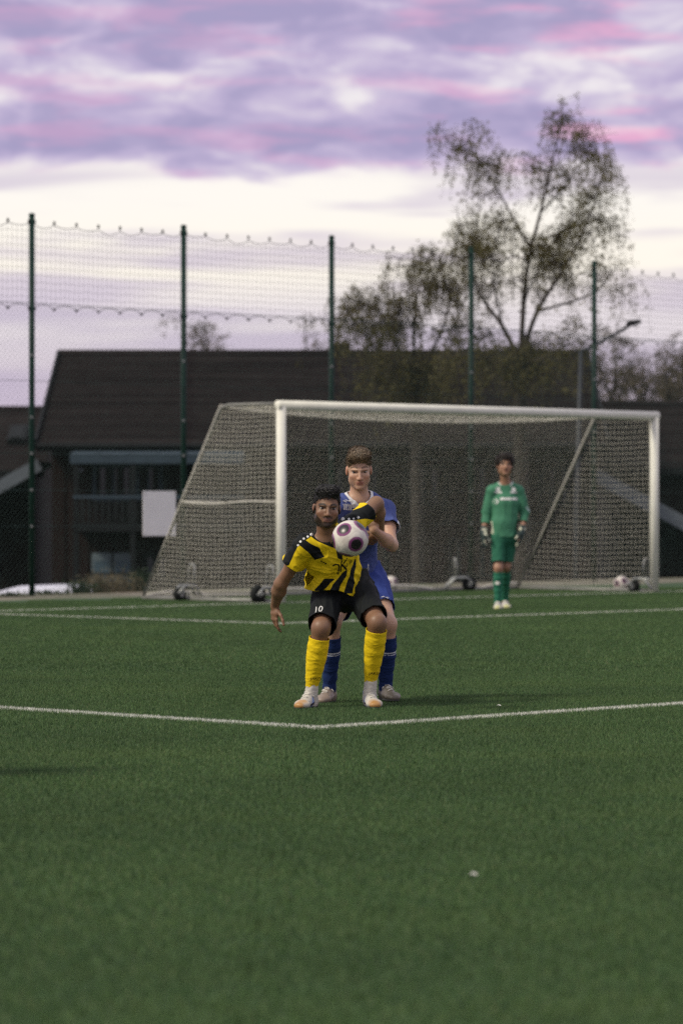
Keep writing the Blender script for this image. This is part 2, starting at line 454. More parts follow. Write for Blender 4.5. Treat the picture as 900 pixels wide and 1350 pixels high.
def back(s, t):
    x = s * GW
    z0 = t * TZ; y = TV + (BV - TV) * (1 - z0 / TZ)
    sag = .16 * math.sin(math.pi * s) ** .8 * math.sin(math.pi * min(1, t * 1.02)) ** 1.0
    y += sag * .9 - .10 * math.exp(-((s - .53) / .06) ** 2) * (1 - t) ** 2
    # the hem is pulled up in soft arches between the wheel levers
    z = z0 + (1 - t) ** 3 * (.05 + .05 * math.sin(s * 21)) - .14 * math.sin(math.pi * s) ** .7 * t ** 3 + .22 * math.exp(-((s - .56) / .05) ** 2) * (1 - t) ** 4
    return (x, y, max(z, .03))
net('back_net', back, int(GW / CELL), int(2.9 / CELL), r=.0020)
def roof(s, t):
    x = s * GW; y = .05 + t * (TV - .05)
    return (x, y, TZ - .14 * math.sin(math.pi * s) ** .7 * (.25 + .75 * t) * (1.0) - .02 * t)
net('roof_net', roof, int(GW / CELL), int(1.05 / CELL), r=.0028)
# net rope hems and the stitched seam at mid height
m = MB()
m.tube([Vector(back(i / 60, 1)) + Vector((0, 0, .004)) for i in range(61)], .008, 5)
m.tube([Vector(back(i / 300, .51)) for i in range(31)], .010, 4)
m.tube([Vector(side_net(0, -1)(i / 20, .51)) for i in range(21)], .013, 5)
m.tube([Vector(back(i / 90, .0)) for i in range(91)], .018, 5)
for x, sg in ((0, -1), (GW, 1)):
    m.tube([Vector(side_net(x, sg)(1, i / 20)) for i in range(21)], .012, 5)
    m.tube([Vector(side_net(x, sg)(i / 20, 0)) + Vector((0, 0, .03)) for i in range(21)], .016, 5)
    m.tube([Vector(side_net(x, sg)(0, i / 30)) + Vector((0, .02, 0)) for i in range(31)], .006, 5)
tag(m.build('hem_rope', m_rope, goal, True), kind='stuff')
m = MB()
for i in range(37):
    for x in (0, GW): m.tube([(x + (.05 if x == 0 else -.05), .02, .12 + i * .066), (x, .08, .13 + i * .066)], .004, 4)
for i in range(60): m.tube([(.1 + i * .1228, .0, BT - .12), (.1 + i * .1228, .07, TZ - .03)], .004, 4)
tag(m.build('net_clips', m_rope, goal), kind='stuff')
# transport wheels on lever brackets
def wheel_unit(x, y, ang, big=1.0):
    br = MB(); ca, sa = math.cos(ang), math.sin(ang)
    def T(a, b_, z): return (x + a * ca - b_ * sa, y + a * sa + b_ * ca, z)
    for o_ in (-.05, .05):
        br.tube([T(-.26, o_, .05), T(-.12, o_, .20), T(.05, o_, .20), T(.16, o_, .10)], .020, 7)
    br.tube([T(-.10, -.05, .20), T(-.12, -.05, .44), T(-.12, -.03, .475), T(-.12, .03, .475), T(-.12, .05, .44), T(-.10, .05, .20)], .014, 7)
    br.tube([T(.10, -.1, .12), T(.10, .1, .12)], .014, 7)
    bo = br.build('wheel_lever', m_steel, goal, True)
    w = MB(); ax = Vector((-sa, ca, 0)); c0 = Vector(T(.10, 0, .092 * big))
    w.lathe(c0 - ax * .045, ax, [(0, .04), (0, .072 * big), (.015, .086 * big), (.045, .09 * big), (.075, .086 * big), (.09, .072 * big), (.09, .04)], 22)
    wo_ = w.build('wheel', m_rubber, bo, True)
    hb = MB(); hb.lathe(c0 - ax * .05, ax, [(0, .02), (0, .035), (.1, .035), (.1, .02)], 14); hb.build('wheel_hub', m_steel, bo)
wheel_unit(-.04, .27, math.pi, 1.3)
wheel_unit(.0, 1.75, math.pi, 1)
wheel_unit(GW * .82, BV - .12, -.5, 1.2)
wheel_unit(GW - .06, .22, math.pi * .5, 1)

# ------------------------------------------------------------------ fence behind the goal
m_fpost = simple('fence_green', (.008, .030, .022), .45, .2, 6)
m_wire = simple('fence_wire', (.035, .06, .055), .6, .2, 4)
m_twine = simple('fence_net_twine', (.07, .07, .085), .8, .2, 4)
FH, FM = 5.22, 4.02
fpos = [(-6.35, 45.75), (-4.25, 47.8), (-2.257, 49.8), (-.147, 51.76), (2.015, 54.07), (4.144, 57.1), (6.2, 59.6), (8.3, 62.0)]
fence = empty('ball_stop_fence', (fpos[0][0], fpos[0][1], 0)); tag(fence, 'tall dark green ball stop fence of wire mesh behind the goal', 'fence')
f0 = Vector((fpos[0][0], fpos[0][1], 0))
FP = [Vector((x, y, 0)) - f0 for x, y in fpos]
pm = MB(); pm.tube([(0, 0, -.3), (0, 0, FH)], .040, 12)
pm.lathe((0, 0, FH), (0, 0, 1), [(0, .045), (.02, .045), (.035, .02)], 12)
po = None
for p in FP:
    if po is None: po = pm.build('post', m_fpost, fence, True); q = po
    else: q = po.copy(); COL.objects.link(q); q.parent = fence
    q.location = p
cl = MB(); cl.box((0, -.046, 0), (.03, .02, .03))
co = None
for p in FP:
    for z in (.95, 1.45, 1.95, 2.45, 3.3):
        if co is None: co = cl.build('wire_clamp', m_steel, fence); q = co
        else: q = co.copy(); COL.objects.link(q); q.parent = fence
        q.location = p + Vector((0, 0, z))
for i in range(len(FP) - 1):
    a, c_ = FP[i], FP[i + 1]; L = (c_ - a).length; d = (c_ - a) / L
    def S(s, z): return a + d * s + Vector((0, 0, z))
    m = MB(); st = .085; Hm = FM - .02; r = .0023
    k = -int(Hm / st) - 1
    while k * st < L:
        s0 = k * st
        for sg in (1, -1):
            sa_, za, sb_, zb = (s0, .03, s0 + Hm, .03 + Hm) if sg == 1 else (s0 + Hm, .03, s0, .03 + Hm)
            # clip to the bay
            t0, t1 = 0.0, 1.0; ds = sb_ - sa_
            ta, tb = (0 - sa_) / ds, (L - sa_) / ds
            t0, t1 = max(t0, min(ta, tb)), min(t1, max(ta, tb))
            if t1 - t0 > .01:
                m.tube([S(sa_ + ds * t0, za + (zb - za) * t0), S(sa_ + ds * t1, za + (zb - za) * t1)], r, 3, False)
        k += 1
    tag(m.build('wire_mesh_panel', m_wire, fence), kind='stuff')
    for z in (.95, 1.45, 1.95, 2.95, FM):
        m = MB(); m.tube([S(0, z), S(L / 2, z - .012), S(L, z)], .0035, 4); m.build('tension_wire', m_wire, fence)
    # upper net hung from a scalloped cable
    m = MB(); ns = 7; top = lambda s: FH - .10 - (.045 + .02 * math.sin(i * 2.3 + 1.7 * int(s / L * ns * .999))) * math.sin(math.pi * ((s / L * ns) % 1.0)) - .03 * math.sin(math.pi * s / L)
    bot = lambda s: FM - .02 - .055 * (1 - math.sin(math.pi * ((s / L * ns) % 1.0)))
    nx = int(L / .085)
    for j in range(nx + 1):
        s = L * j / nx; m.tube([S(s, bot(s)), S(s, top(s))], .0023, 3, False)
    for j in range(10):
        t = (j + 1) / 11; m.tube([S(L * q_ / 14, lerp(bot(L * q_ / 14), top(L * q_ / 14), t) * .4 + .6 * lerp(FM, FH - .1, t)) for q_ in range(15)], .0023, 3, False)
    tag(m.build('top_net', m_twine, fence), kind='stuff')
    m = MB()
    m.tube([S(L * q_ / 70, top(L * q_ / 70)) for q_ in range(71)], .0045, 4)
    m.tube([S(L * q_ / 70, bot(L * q_ / 70)) for q_ in range(71)], .0045, 4)
    tag(m.build('net_cable', m_twine, fence), kind='stuff')
    m = MB()
    for q_ in range(ns + 1):
        s = min(max(L * q_ / ns, .05), L - .05); m.box(S(s, FH - .085), (.03, .03, .05)); m.box(S(s, FM - .08), (.035, .03, .035))
    tag(m.build('net_hooks', m_rubber, fence), kind='stuff')
# blank white board tied to the fence
pc = W(210, 677, 49.3)
sg_ = empty('sign_board', pc, math.atan2(2.0, 2.0)); tag(sg_, 'blank white sign board tied to the fence left of the goal', 'sign')
m = MB(); m.box((0, 0, 0), (.62, .012, .635)); m.build('board', simple('board_white', (.80, .79, .78), .5, .04, 3), sg_, bevel=.003)
for x in (-.27, .27):
    for z in (-.28, .28):
        m = MB(); m.lathe((x, -.009, z), (0, -1, 0), [(0, .009), (.003, .009)], 8); m.build('fixing', m_steel, sg_)
# ------------------------------------------------------------------ houses
def roof_mat(name, col):
    M = Mat(name); n = M.noise(3, 5); n2 = M.noise(30, 3, stretch=(1, .3, 1))
    c = M.mix(M.ramp(n, [(.3, 0.), (.7, 1.)]), scl(col, .75), scl(col, 1.25)); c = M.mix(M.math('MULTIPLY', n2, .5), c, scl(col, 1.5)); rows = M.noise(3, 2, stretch=(.06, 1.2, 7)); c = M.mix(M.math('MULTIPLY', M.ramp(rows, [(.42, 0.), (.58, 1.)]), .7), c, (col[0] * .45, col[1] * .45, col[2] * .5))
    M.set(Base_Color=c, Roughness=.8); M.b.inputs['Specular IOR Level'].default_value = 0.0; return M.m
m_roof = roof_mat('roof_tiles', (.028, .0235, .0235))
m_wallb = simple('wall_stained_wood', (.013, .0062, .0055), .85, .3, 5)
m_wallp = simple('wall_plinth', (.02, .022, .024), .9, .3, 4)
m_trim = simple('trim_bluegrey', (.040, .060, .078), .6, .15, 4)
m_wtrim = simple('trim_white', (.13, .15, .17), .6, .12, 4)
m_dark = simple('timber_dark', (.007, .008, .009), .7, .3, 6)
m_curtain = simple('door_paint', (.13, .17, .19), .6, .2, 3)
Mg = Mat('window_glass'); Mg.set(Base_Color=(.008, .012, .016), Roughness=.08); m_glass = Mg.m

def roof_slope(name, mat, parent, x0, x1, ye, ze, yr, zr, n, th=.035, skew=0.0):
    """stepped tile courses from eave (ye,ze) to ridge (yr,zr); skew moves the ridge ends inwards"""
    b = MB()
    for i in range(n):
        t0, t1 = i / n, (i + 1) / n
        a0, a1 = lerp(ye, yr, t0), lerp(ye, yr, t1); z0, z1 = lerp(ze, zr, t0), lerp(ze, zr, t1)
        b.poly([(x0, a0, z0 + th), (x1, a0, z0 + th), (x1, a1, z1 + .006), (x0, a1, z1 + .006), (x0, a0, z0 - .004), (x1, a0, z0 - .004)], [(0, 1, 2, 3), (4, 5, 1, 0)])
    return b.build(name, mat, parent)
def window(parent, x, y, z, w, h, frame=m_trim, glass=m_glass, bars=1):
    m = MB(); t = .07
    m.box((x, y - .02, z + h / 2 - t / 2), (w, .06, t)); m.box((x, y - .02, z - h / 2 + t / 2), (w, .06, t))
    m.box((x - w / 2 + t / 2, y - .02, z), (t, .06, h - 2 * t)); m.box((x + w / 2 - t / 2, y - .02, z), (t, .06, h - 2 * t))
    for k in range(bars): m.box((x - w / 2 + w * (k + 1) / (bars + 1), y - .02, z), (.05, .05, h - 2 * t))
    f = m.build('window', frame, parent)
    m = MB(); m.box((x, y, z), (w - .1, .02, h - .1)); m.build('pane', glass, f)
    return f
HD = 70.0
hx0 = (48 - 450) / FPX * HD; hx1 = (800 - 450) / FPX * HD
EZ = CAM_H + (HOR - 586) / FPX * HD; RD = 5.7; RZ = CAM_H + (HOR - 468) / FPX * (HD + RD)
house = empty('long_house', (0, HD, YARD)); tag(house, 'long dark house with a wide tiled roof and a balcony, behind the goal', 'house')
HZ = -YARD            # pitch level in house coordinates
ez, rz = EZ + HZ, RZ + HZ
yw = .75              # eaves overhang
m = MB(); m.box(((hx0 + hx1) / 2, yw + (2 * RD - 2 * yw) / 2, (ez + .12) / 2), (hx1 - hx0 - .5, 2 * RD - 2 * yw, ez + .12)); m.build('wall', m_wallb, house)
for gx in (hx0 + .25, hx1 - .25):
    m = MB(); d = .1
    m.poly([(gx - d, yw, ez + .1), (gx - d, 2 * RD - yw, ez + .1), (gx - d, RD, rz - .1), (gx + d, yw, ez + .1), (gx + d, 2 * RD - yw, ez + .1), (gx + d, RD, rz - .1)], [(0, 1, 2), (5, 4, 3), (0, 2, 5, 3), (1, 4, 5, 2), (0, 3, 4, 1)])
    m.build('gable', m_wallb, house)
rf = roof_slope('roof', m_roof, house, hx0, hx1, 0, ez, RD, rz, 22, .06)
roof_slope('rear_slope', m_roof, rf, hx0, hx1, 2 * RD, ez, RD, rz, 22)
m = MB(); m.tube([(hx0, RD, rz + .03), (hx1, RD, rz + .03)], .09, 8); m.build('ridge_cap', m_roof, rf)
m = MB(); m.box((-.02 + .0, RD + .1, rz + .10), (.45, .5, .32)); m.build('vent_box', m_dark, rf)
for gx, sg in ((hx0 - .02, -1), (hx1 + .02, 1)):
    for yy in (0, 2 * RD):
        m = MB(); m.beam((gx, yy, ez + .02), (gx, RD, rz + .02), .05, .2); m.build('bargeboard', m_dark, rf)
m = MB(); m.box(((hx0 + hx1) / 2, -.03, ez - .05), (hx1 - hx0, .05, .16)); m.build('fascia', m_dark, rf)
m = MB(); m.tube([(hx0, -.11, ez - .03), (hx1, -.11, ez - .03)], .055, 8); m.build('gutter', m_dark, rf)
# vertical cladding boards on the front wall
m0 = None
nb = int((hx1 - hx0 - .6) / .24)
for i in range(nb):
    x = hx0 + .32 + (i + .5) * (hx1 - hx0 - .64) / nb
    if m0 is None:
        m = MB(); m.box((0, 0, (ez + .8) / 2), (.15, .026, ez - .9)); m0 = m.build('plank', m_wallb, house); q = m0
    else: q = m0.copy(); COL.objects.link(q); q.parent = house
    q.location = (x, yw - .012, 0)
# balcony with its canopy
def HX(px, d): return (px - 450) / FPX * d
def HZZ(py, d): return CAM_H + (HOR - py) / FPX * d - YARD
bd = HD - .75
bx0, bx1 = HX(92, bd), HX(322, bd)
m = MB(); zc1, zc0 = HZZ(598, bd), HZZ(611, bd)
m.poly([(bx0 + .1, .72, zc1 + .13), (bx1 - .1, .72, zc1 + .13), (bx1, -.75, zc1), (bx0, -.75, zc1), (bx0, -.75, zc0), (bx1, -.75, zc0), (bx1 - .1, .72, zc0), (bx0 + .1, .72, zc0)], [(0, 3, 2, 1), (3, 4, 5, 2), (4, 7, 6, 5), (0, 7, 4, 3), (1, 2, 5, 6)])
cn = m.build('balcony_canopy', m_trim, house)
for k in range(1, 6):
    m = MB(); x = lerp(bx0, bx1, k / 6); m.beam((x, .6, zc1 + .125), (x, -.74, zc1 + .008), .03, .02); m.build('batten', m_trim, cn)
zr_, zf = HZZ(655, bd), HZZ(690, bd)
rx0, rx1 = HX(96, bd), HX(322, bd)
bal = MB(); bal.box(((rx0 + rx1) / 2, 0, zf - .08), (rx1 - rx0, 1.5, .16)); balo = bal.build('balcony', m_dark, house)
m = MB(); m.box(((rx0 + rx1) / 2, -.72, zr_), (rx1 - rx0, .05, .06)); m.build('rail', m_trim, balo)
s0 = None
for k in range(26):
    if s0 is None: m = MB(); m.box((0, -.72, (zr_ + zf) / 2 - .02), (.07, .025, zr_ - zf - .08)); s0 = m.build('slat', m_dark, balo); q = s0
    else: q = s0.copy(); COL.objects.link(q); q.parent = balo
    q.location = (lerp(rx0 + .06, rx1 - .06, k / 25), 0, 0)
for px in (100, 175, 318):
    m = MB(); m.box((HX(px, bd), -.68, (zc0 + 0) / 2), (.1, .1, zc0)); m.build('balcony_post', m_dark, house)
m = MB(); m.box((HX(103, bd), -.4, HZZ(619, bd)), (.14, .1, .07)); m.build('balcony_lamp', m_wtrim, house)
# doors and windows
wd = HD + yw
window(house, HX(150, wd), yw - .01, HZZ(637, wd), .85, .75); window(house, HX(196, wd), yw - .01, HZZ(637, wd), .55, .75)
for px in (134, 163):
    w_ = .40
    m = MB(); m.box((HX(px, wd), yw - .03, HZZ(760, wd)), (w_, .06, .95)); dr = m.build('door', m_curtain, house)
    m = MB(); m.box((HX(px, wd), yw - .066, HZZ(748, wd)), (w_ - .1, .012, .26)); m.build('pane', simple('door_pane', (.07, .11, .14), .15, .15), dr)
    m = MB(); m.box((HX(px, wd), yw - .067, HZZ(757, wd)), (w_, .014, .05)); m.build('rail', m_dark, dr)
    m = MB(); m.box((HX(px, wd) + .14, yw - .08, HZZ(764, wd)), (.02, .05, .1)); m.build('handle', m_steel, dr)
window(house, HX(205, wd), yw - .01, HZZ(748, wd), .5, .55, m_dark)
for px, py, w_ in ((470, 640, .9), (560, 640, .9), (650, 640, .9), (730, 640, .6), (480, 735, .9), (620, 735, .9)):
    window(house, HX(px, wd), yw - .01, HZZ(py, wd), w_, .8, m_dark)

# side houses: simple dark gables with a pale verge board
def side_house(label, d, xl, xr, yridge, yeave, verge, sky=None, door=None):
    hx0, hx1 = HX(xl, d), HX(xr, d); ez, rz = HZZ(yeave, d), HZZ(yridge, d + 4.5)
    hs = empty('neighbour_house', (0, d, YARD)); tag(hs, label, 'house', 'houses behind the pitch')
    m = MB(); m.box(((hx0 + hx1) / 2, 4.5, ez / 2 + .03), (hx1 - hx0 - .5, 8.0, ez + .06)); m.build('wall', m_wallb, hs)
    for gx in (hx0 + .35, hx1 - .35):
        m = MB(); dd = .1
        m.poly([(gx - dd, .5, ez), (gx - dd, 8.5, ez), (gx - dd, 4.5, rz - .1), (gx + dd, .5, ez), (gx + dd, 8.5, ez), (gx + dd, 4.5, rz - .1)], [(0, 1, 2), (5, 4, 3), (0, 2, 5, 3), (1, 4, 5, 2), (0, 3, 4, 1)]); m.build('gable', m_wallb, hs)
    rf = roof_slope('roof', m_roof, hs, hx0, hx1, 0, ez, 4.5, rz, 20); roof_slope('rear_slope', m_roof, rf, hx0, hx1, 9, ez, 4.5, rz, 20)
    m = MB(); m.tube([(hx0, 4.5, rz + .03), (hx1, 4.5, rz + .03)], .08, 8); m.build('ridge_cap', m_roof, rf)
    m = MB(); m.box(((hx0 + hx1) / 2, -.03, ez - .05), (hx1 - hx0, .05, .16)); m.build('fascia', m_trim if door else m_dark, rf)
    if sky:
        sx, sy, sw, sh = sky; t = (sy - yeave) / (yridge - yeave); yy = 4.5 * t; z = lerp(ez, rz, t)
        ang = math.atan2(rz - ez, 4.5); R_ = Matrix.Rotation(ang, 3, 'X')
        m = MB(); m.box((HX(sx, d + yy), yy, z + .10), (sw, sh, .14), R_); sk = m.build('skylight', m_dark, rf)
        m = MB(); m.box((HX(sx, d + yy), yy - .02, z + .185), (sw - .14, sh - .14, .02), R_); m.build('pane', m_dark, sk)
    # porch in front: one sloping roof slab with a broad verge board
    (ax, ay), (bx, by) = verge; pd = d - 3.0
    A_ = Vector((HX(ax, pd), -3.0, HZZ(ay, pd))); B_ = Vector((HX(bx, pd), -3.0, HZZ(by, pd)))
    dv = Vector((0, 3.6, 0))
    m = MB(); up = Vector((0, 0, .07)); m.poly([A_ + up, B_ + up, B_ + dv + up, A_ + dv + up, A_, B_, B_ + dv, A_ + dv], [(0, 1, 2, 3), (7, 6, 5, 4), (0, 4, 5, 1), (1, 5, 6, 2), (2, 6, 7, 3), (3, 7, 4, 0)])
    pr = m.build('porch_roof', m_roof, hs)
    m = MB(); m.beam(A_ + Vector((0, -.03, 0)), B_ + Vector((0, -.03, 0)), .05, .27); m.build('verge_board', m_wtrim, pr)
    lo = A_ if A_.z < B_.z else B_
    for yy in (-2.8, -.2):
        m = MB(); xx = lerp(A_.x, B_.x, .5); zz = lerp(A_.z, B_.z, .5); m.box((xx, yy, zz / 2 - .02), (.12, .12, zz - .04)); m.build('porch_post', m_dark, hs)
    return hs
hL = side_house('dark roofed house with a skylight and pale porch verge, at the left edge', 78.0, -330, 58, 541, 622, ((-90, 692), (52, 612)), sky=(24, 580, .42, 1.1))
hR = side_house('dark roofed house with a pale sloping verge board, at the right edge beyond the goal', 74.0, 806, 1250, 534, 618, ((776, 622), (960, 722)))

# ------------------------------------------------------------------ street lamp
lampd = 61.5
lp = W(758, 700, lampd); m_lpole = simple('lamp_pole_grey', (.030, .034, .042), .5, .15, 6, metal=.3)
lam = empty('street_lamp', (lp.x, lampd, YARD)); tag(lam, 'slender grey street lamp with a bent arm, beyond the fence', 'street lamp')
ztop = W(0, 462, lampd).z - YARD
hxp = W(838, 0, lampd).x - lp.x; zh = W(0, 428, lampd).z - YARD
m = MB(); m.tube([(0, 0, 0), (.02, 0, ztop * .5), (.10, 0, ztop)], [.05, .045, .035], 10); m.build('pole', m_lpole, lam, True)
m = MB(); m.tube([(.10, 0, ztop), (.22, 0, ztop + .03), (hxp - .20, 0, zh - .07), (hxp - .1, 0, zh)], [.045, .032, .028, .026], 8); m.build('arm', m_lpole, lam, True)
m = MB(); m.poly([(hxp - .18, -.07, zh - .03), (hxp + .10, -.06, zh + .03), (hxp + .10, .06, zh + .03), (hxp - .18, .07, zh - .03), (hxp - .16, -.05, zh + .07), (hxp + .07, -.04, zh + .10), (hxp + .07, .04, zh + .10), (hxp - .16, .05, zh + .07)], [(3, 2, 1, 0), (4, 5, 6, 7), (0, 1, 5, 4), (1, 2, 6, 5), (2, 3, 7, 6), (3, 0, 4, 7)])
hd = m.build('lamp_head', m_dark, lam, bevel=.015)
m = MB(); m.box((hxp - .03, 0, zh - .012), (.16, .08, .02)); m.build('lens', simple('lamp_lens', (.35, .36, .36), .3, .05), hd)

# ------------------------------------------------------------------ parked car below the bank (only its roof shows)
car = empty('parked_car', (W(34, 0, 57).x, 57.0, YARD), rad(4)); tag(car, 'white parked car beyond the fence at left, only its roof line showing', 'car')
m_cpaint = Mat('car_white').set(Base_Color=(.62, .62, .70), Roughness=.3).m
def car_loft(prof, w_lo, w_hi, ys):
    """prof: list of (x, z_low, z_high) stations; cross section tapers to the top"""
    b = MB(); n = len(prof)
    for x, zl, zh_, hw, hw2 in prof:
        b.v += [(x, -hw, zl), (x, -hw, lerp(zl, zh_, .55)), (x, -hw2, zh_ - .03), (x, -hw2 * .8, zh_), (x, hw2 * .8, zh_), (x, hw2, zh_ - .03), (x, hw, lerp(zl, zh_, .55)), (x, hw, zl)]
    for i in range(n - 1):
        for k in range(8):
            k2 = (k + 1) % 8; b.f.append((i * 8 + k, i * 8 + k2, i * 8 + 8 + k2, i * 8 + 8 + k))
    b.f.append(tuple(range(8))[::-1]); b.f.append(tuple((n - 1) * 8 + k for k in range(8)))
    return b
RZc = .15
ctop = HZZ(770.5, 57)
k_ = ctop / 1.47
body = car_loft([(-2.15, .35, .62, .72, .62), (-2.05, .28, .80, .82, .74), (-1.5, .2, .88, .86, .80), (-.7, .2, .95, .87, .82), (.6, .2, .98, .87, .82), (1.6, .2, .98, .87, .80), (2.05, .25, .93, .84, .74), (2.15, .35, .70, .74, .62)], 0, 0, 0)
bo = body.build('body', m_cpaint, car, True); bo.scale = (1, 1, k_)
cab = car_loft([(-1.05, .90, .96, .80, .74), (-.45, .9, 1.36, .80, .60), (-.1, .9, 1.44, .80, .58), (.7, .9, 1.47, .80, .58), (1.4, .9, 1.42, .80, .58), (2.0, .9, 1.0, .78, .70)], 0, 0, 0)
co_ = cab.build('cabin', m_cpaint, car, True); co_.scale = (1, 1, k_)
m = MB(); m.poly([(-.98, -.66, 1.0), (-.98, .66, 1.0), (-.44, .52, 1.36), (-.44, -.52, 1.36)], [(0, 1, 2, 3)]); g_ = m.build('windscreen', m_glass, co_)
for sg in (-1, 1):
    m = MB(); y0, y1 = sg * .815, sg * .64
    for xa, xb in ((-.55, .25), (.32, 1.15)): m.poly([(xa, y0, .98), (xb, y0, .98), (xb - .04, y1 * 1.12, 1.16), (xa + .15 * (xa < 0), y1 * 1.12, 1.16)], [(0, 1, 2, 3)])
    m.build('side_window', m_glass, co_)
for x in (-1.35, 1.35):
    for sg in (-1, 1):
        m = MB(); m.lathe((x, sg * .70, .31), (0, sg, 0), [(0, .2), (0, .29), (.03, .31), (.16, .31), (.19, .29), (.19, .2)], 20); wh = m.build('wheel', m_rubber, car, True)
        m = MB(); m.lathe((x, sg * .70, .31), (0, sg, 0), [(.15, .19), (.192, .19), (.198, .05)], 16); m.build('rim', m_steel, wh)
for sg in (-1, 1):
    m = MB(); m.box((-2.08, sg * .6, .66 * k_), (.12, .28, .12)); m.build('headlight', m_steel, car, bevel=.02)

# ------------------------------------------------------------------ trees
def leaf_mat(name, col):
    M = Mat(name); t = M.attr('tint').outputs['Fac']
    M.set(Base_Color=M.ramp(t, [(0, scl(col, .6)), (.5, col), (1, (col[0] * 1.5, col[1] * 1.4, col[2] * 1.1))]), Roughness=.6)
    tr = M.n('ShaderNodeBsdfTranslucent'); tr.inputs[0].default_value = (*scl(col, 1.3), 1)
    ms = M.n('ShaderNodeMixShader'); ms.inputs[0].default_value = .45; M.l(M.b.outputs[0], ms.inputs[1]); M.l(tr.outputs[0], ms.inputs[2]); M.l(ms.outputs[0], M.o.inputs[0])
    return M.m
m_leaf = leaf_mat('birch_leaf', (.112, .103, .036)); m_leaf2 = leaf_mat('far_leaf', (.13, .11, .075)); m_grassdry = leaf_mat('dry_grass', (.17, .145, .09)); m_bush = leaf_mat('bush_leaf', (.03, .055, .025))
m_bark = simple('bark', (.045, .038, .032), .9, .35, 8, .4)
def leaves_mesh(name, P, size, mat, parent, droop=.6, rg=None, kind='stuff'):
    n = len(P); rg = rg or rng
    d = rg.normal(0, 1, (n, 3)); d[:, 2] -= droop * 1.5; d /= np.linalg.norm(d, axis=1)[:, None]
    a = np.cross(d, rg.normal(0, 1, (n, 3))); a /= np.linalg.norm(a, axis=1)[:, None] + 1e-9
    s = size * rg.uniform(.6, 1.35, n)[:, None]
    V = np.stack([P, P + d * s * .5 + a * s * .33, P + d * s, P + d * s * .5 - a * s * .33], 1).reshape(-1, 3)
    me = bpy.data.meshes.new(name); me.vertices.add(4 * n); me.vertices.foreach_set('co', V.astype(np.float32).ravel())
    me.loops.add(4 * n); me.loops.foreach_set('vertex_index', np.arange(4 * n, dtype=np.int32)); me.polygons.add(n); me.polygons.foreach_set('loop_start', np.arange(0, 4 * n, 4, dtype=np.int32))
    at = me.attributes.new('tint', 'FLOAT', 'FACE'); at.data.foreach_set('value', rg.uniform(0, 1, n).astype(np.float32)); me.update(); me.validate()
    o = link_mesh(name, me, mat, parent); tag(o, kind=kind); return o
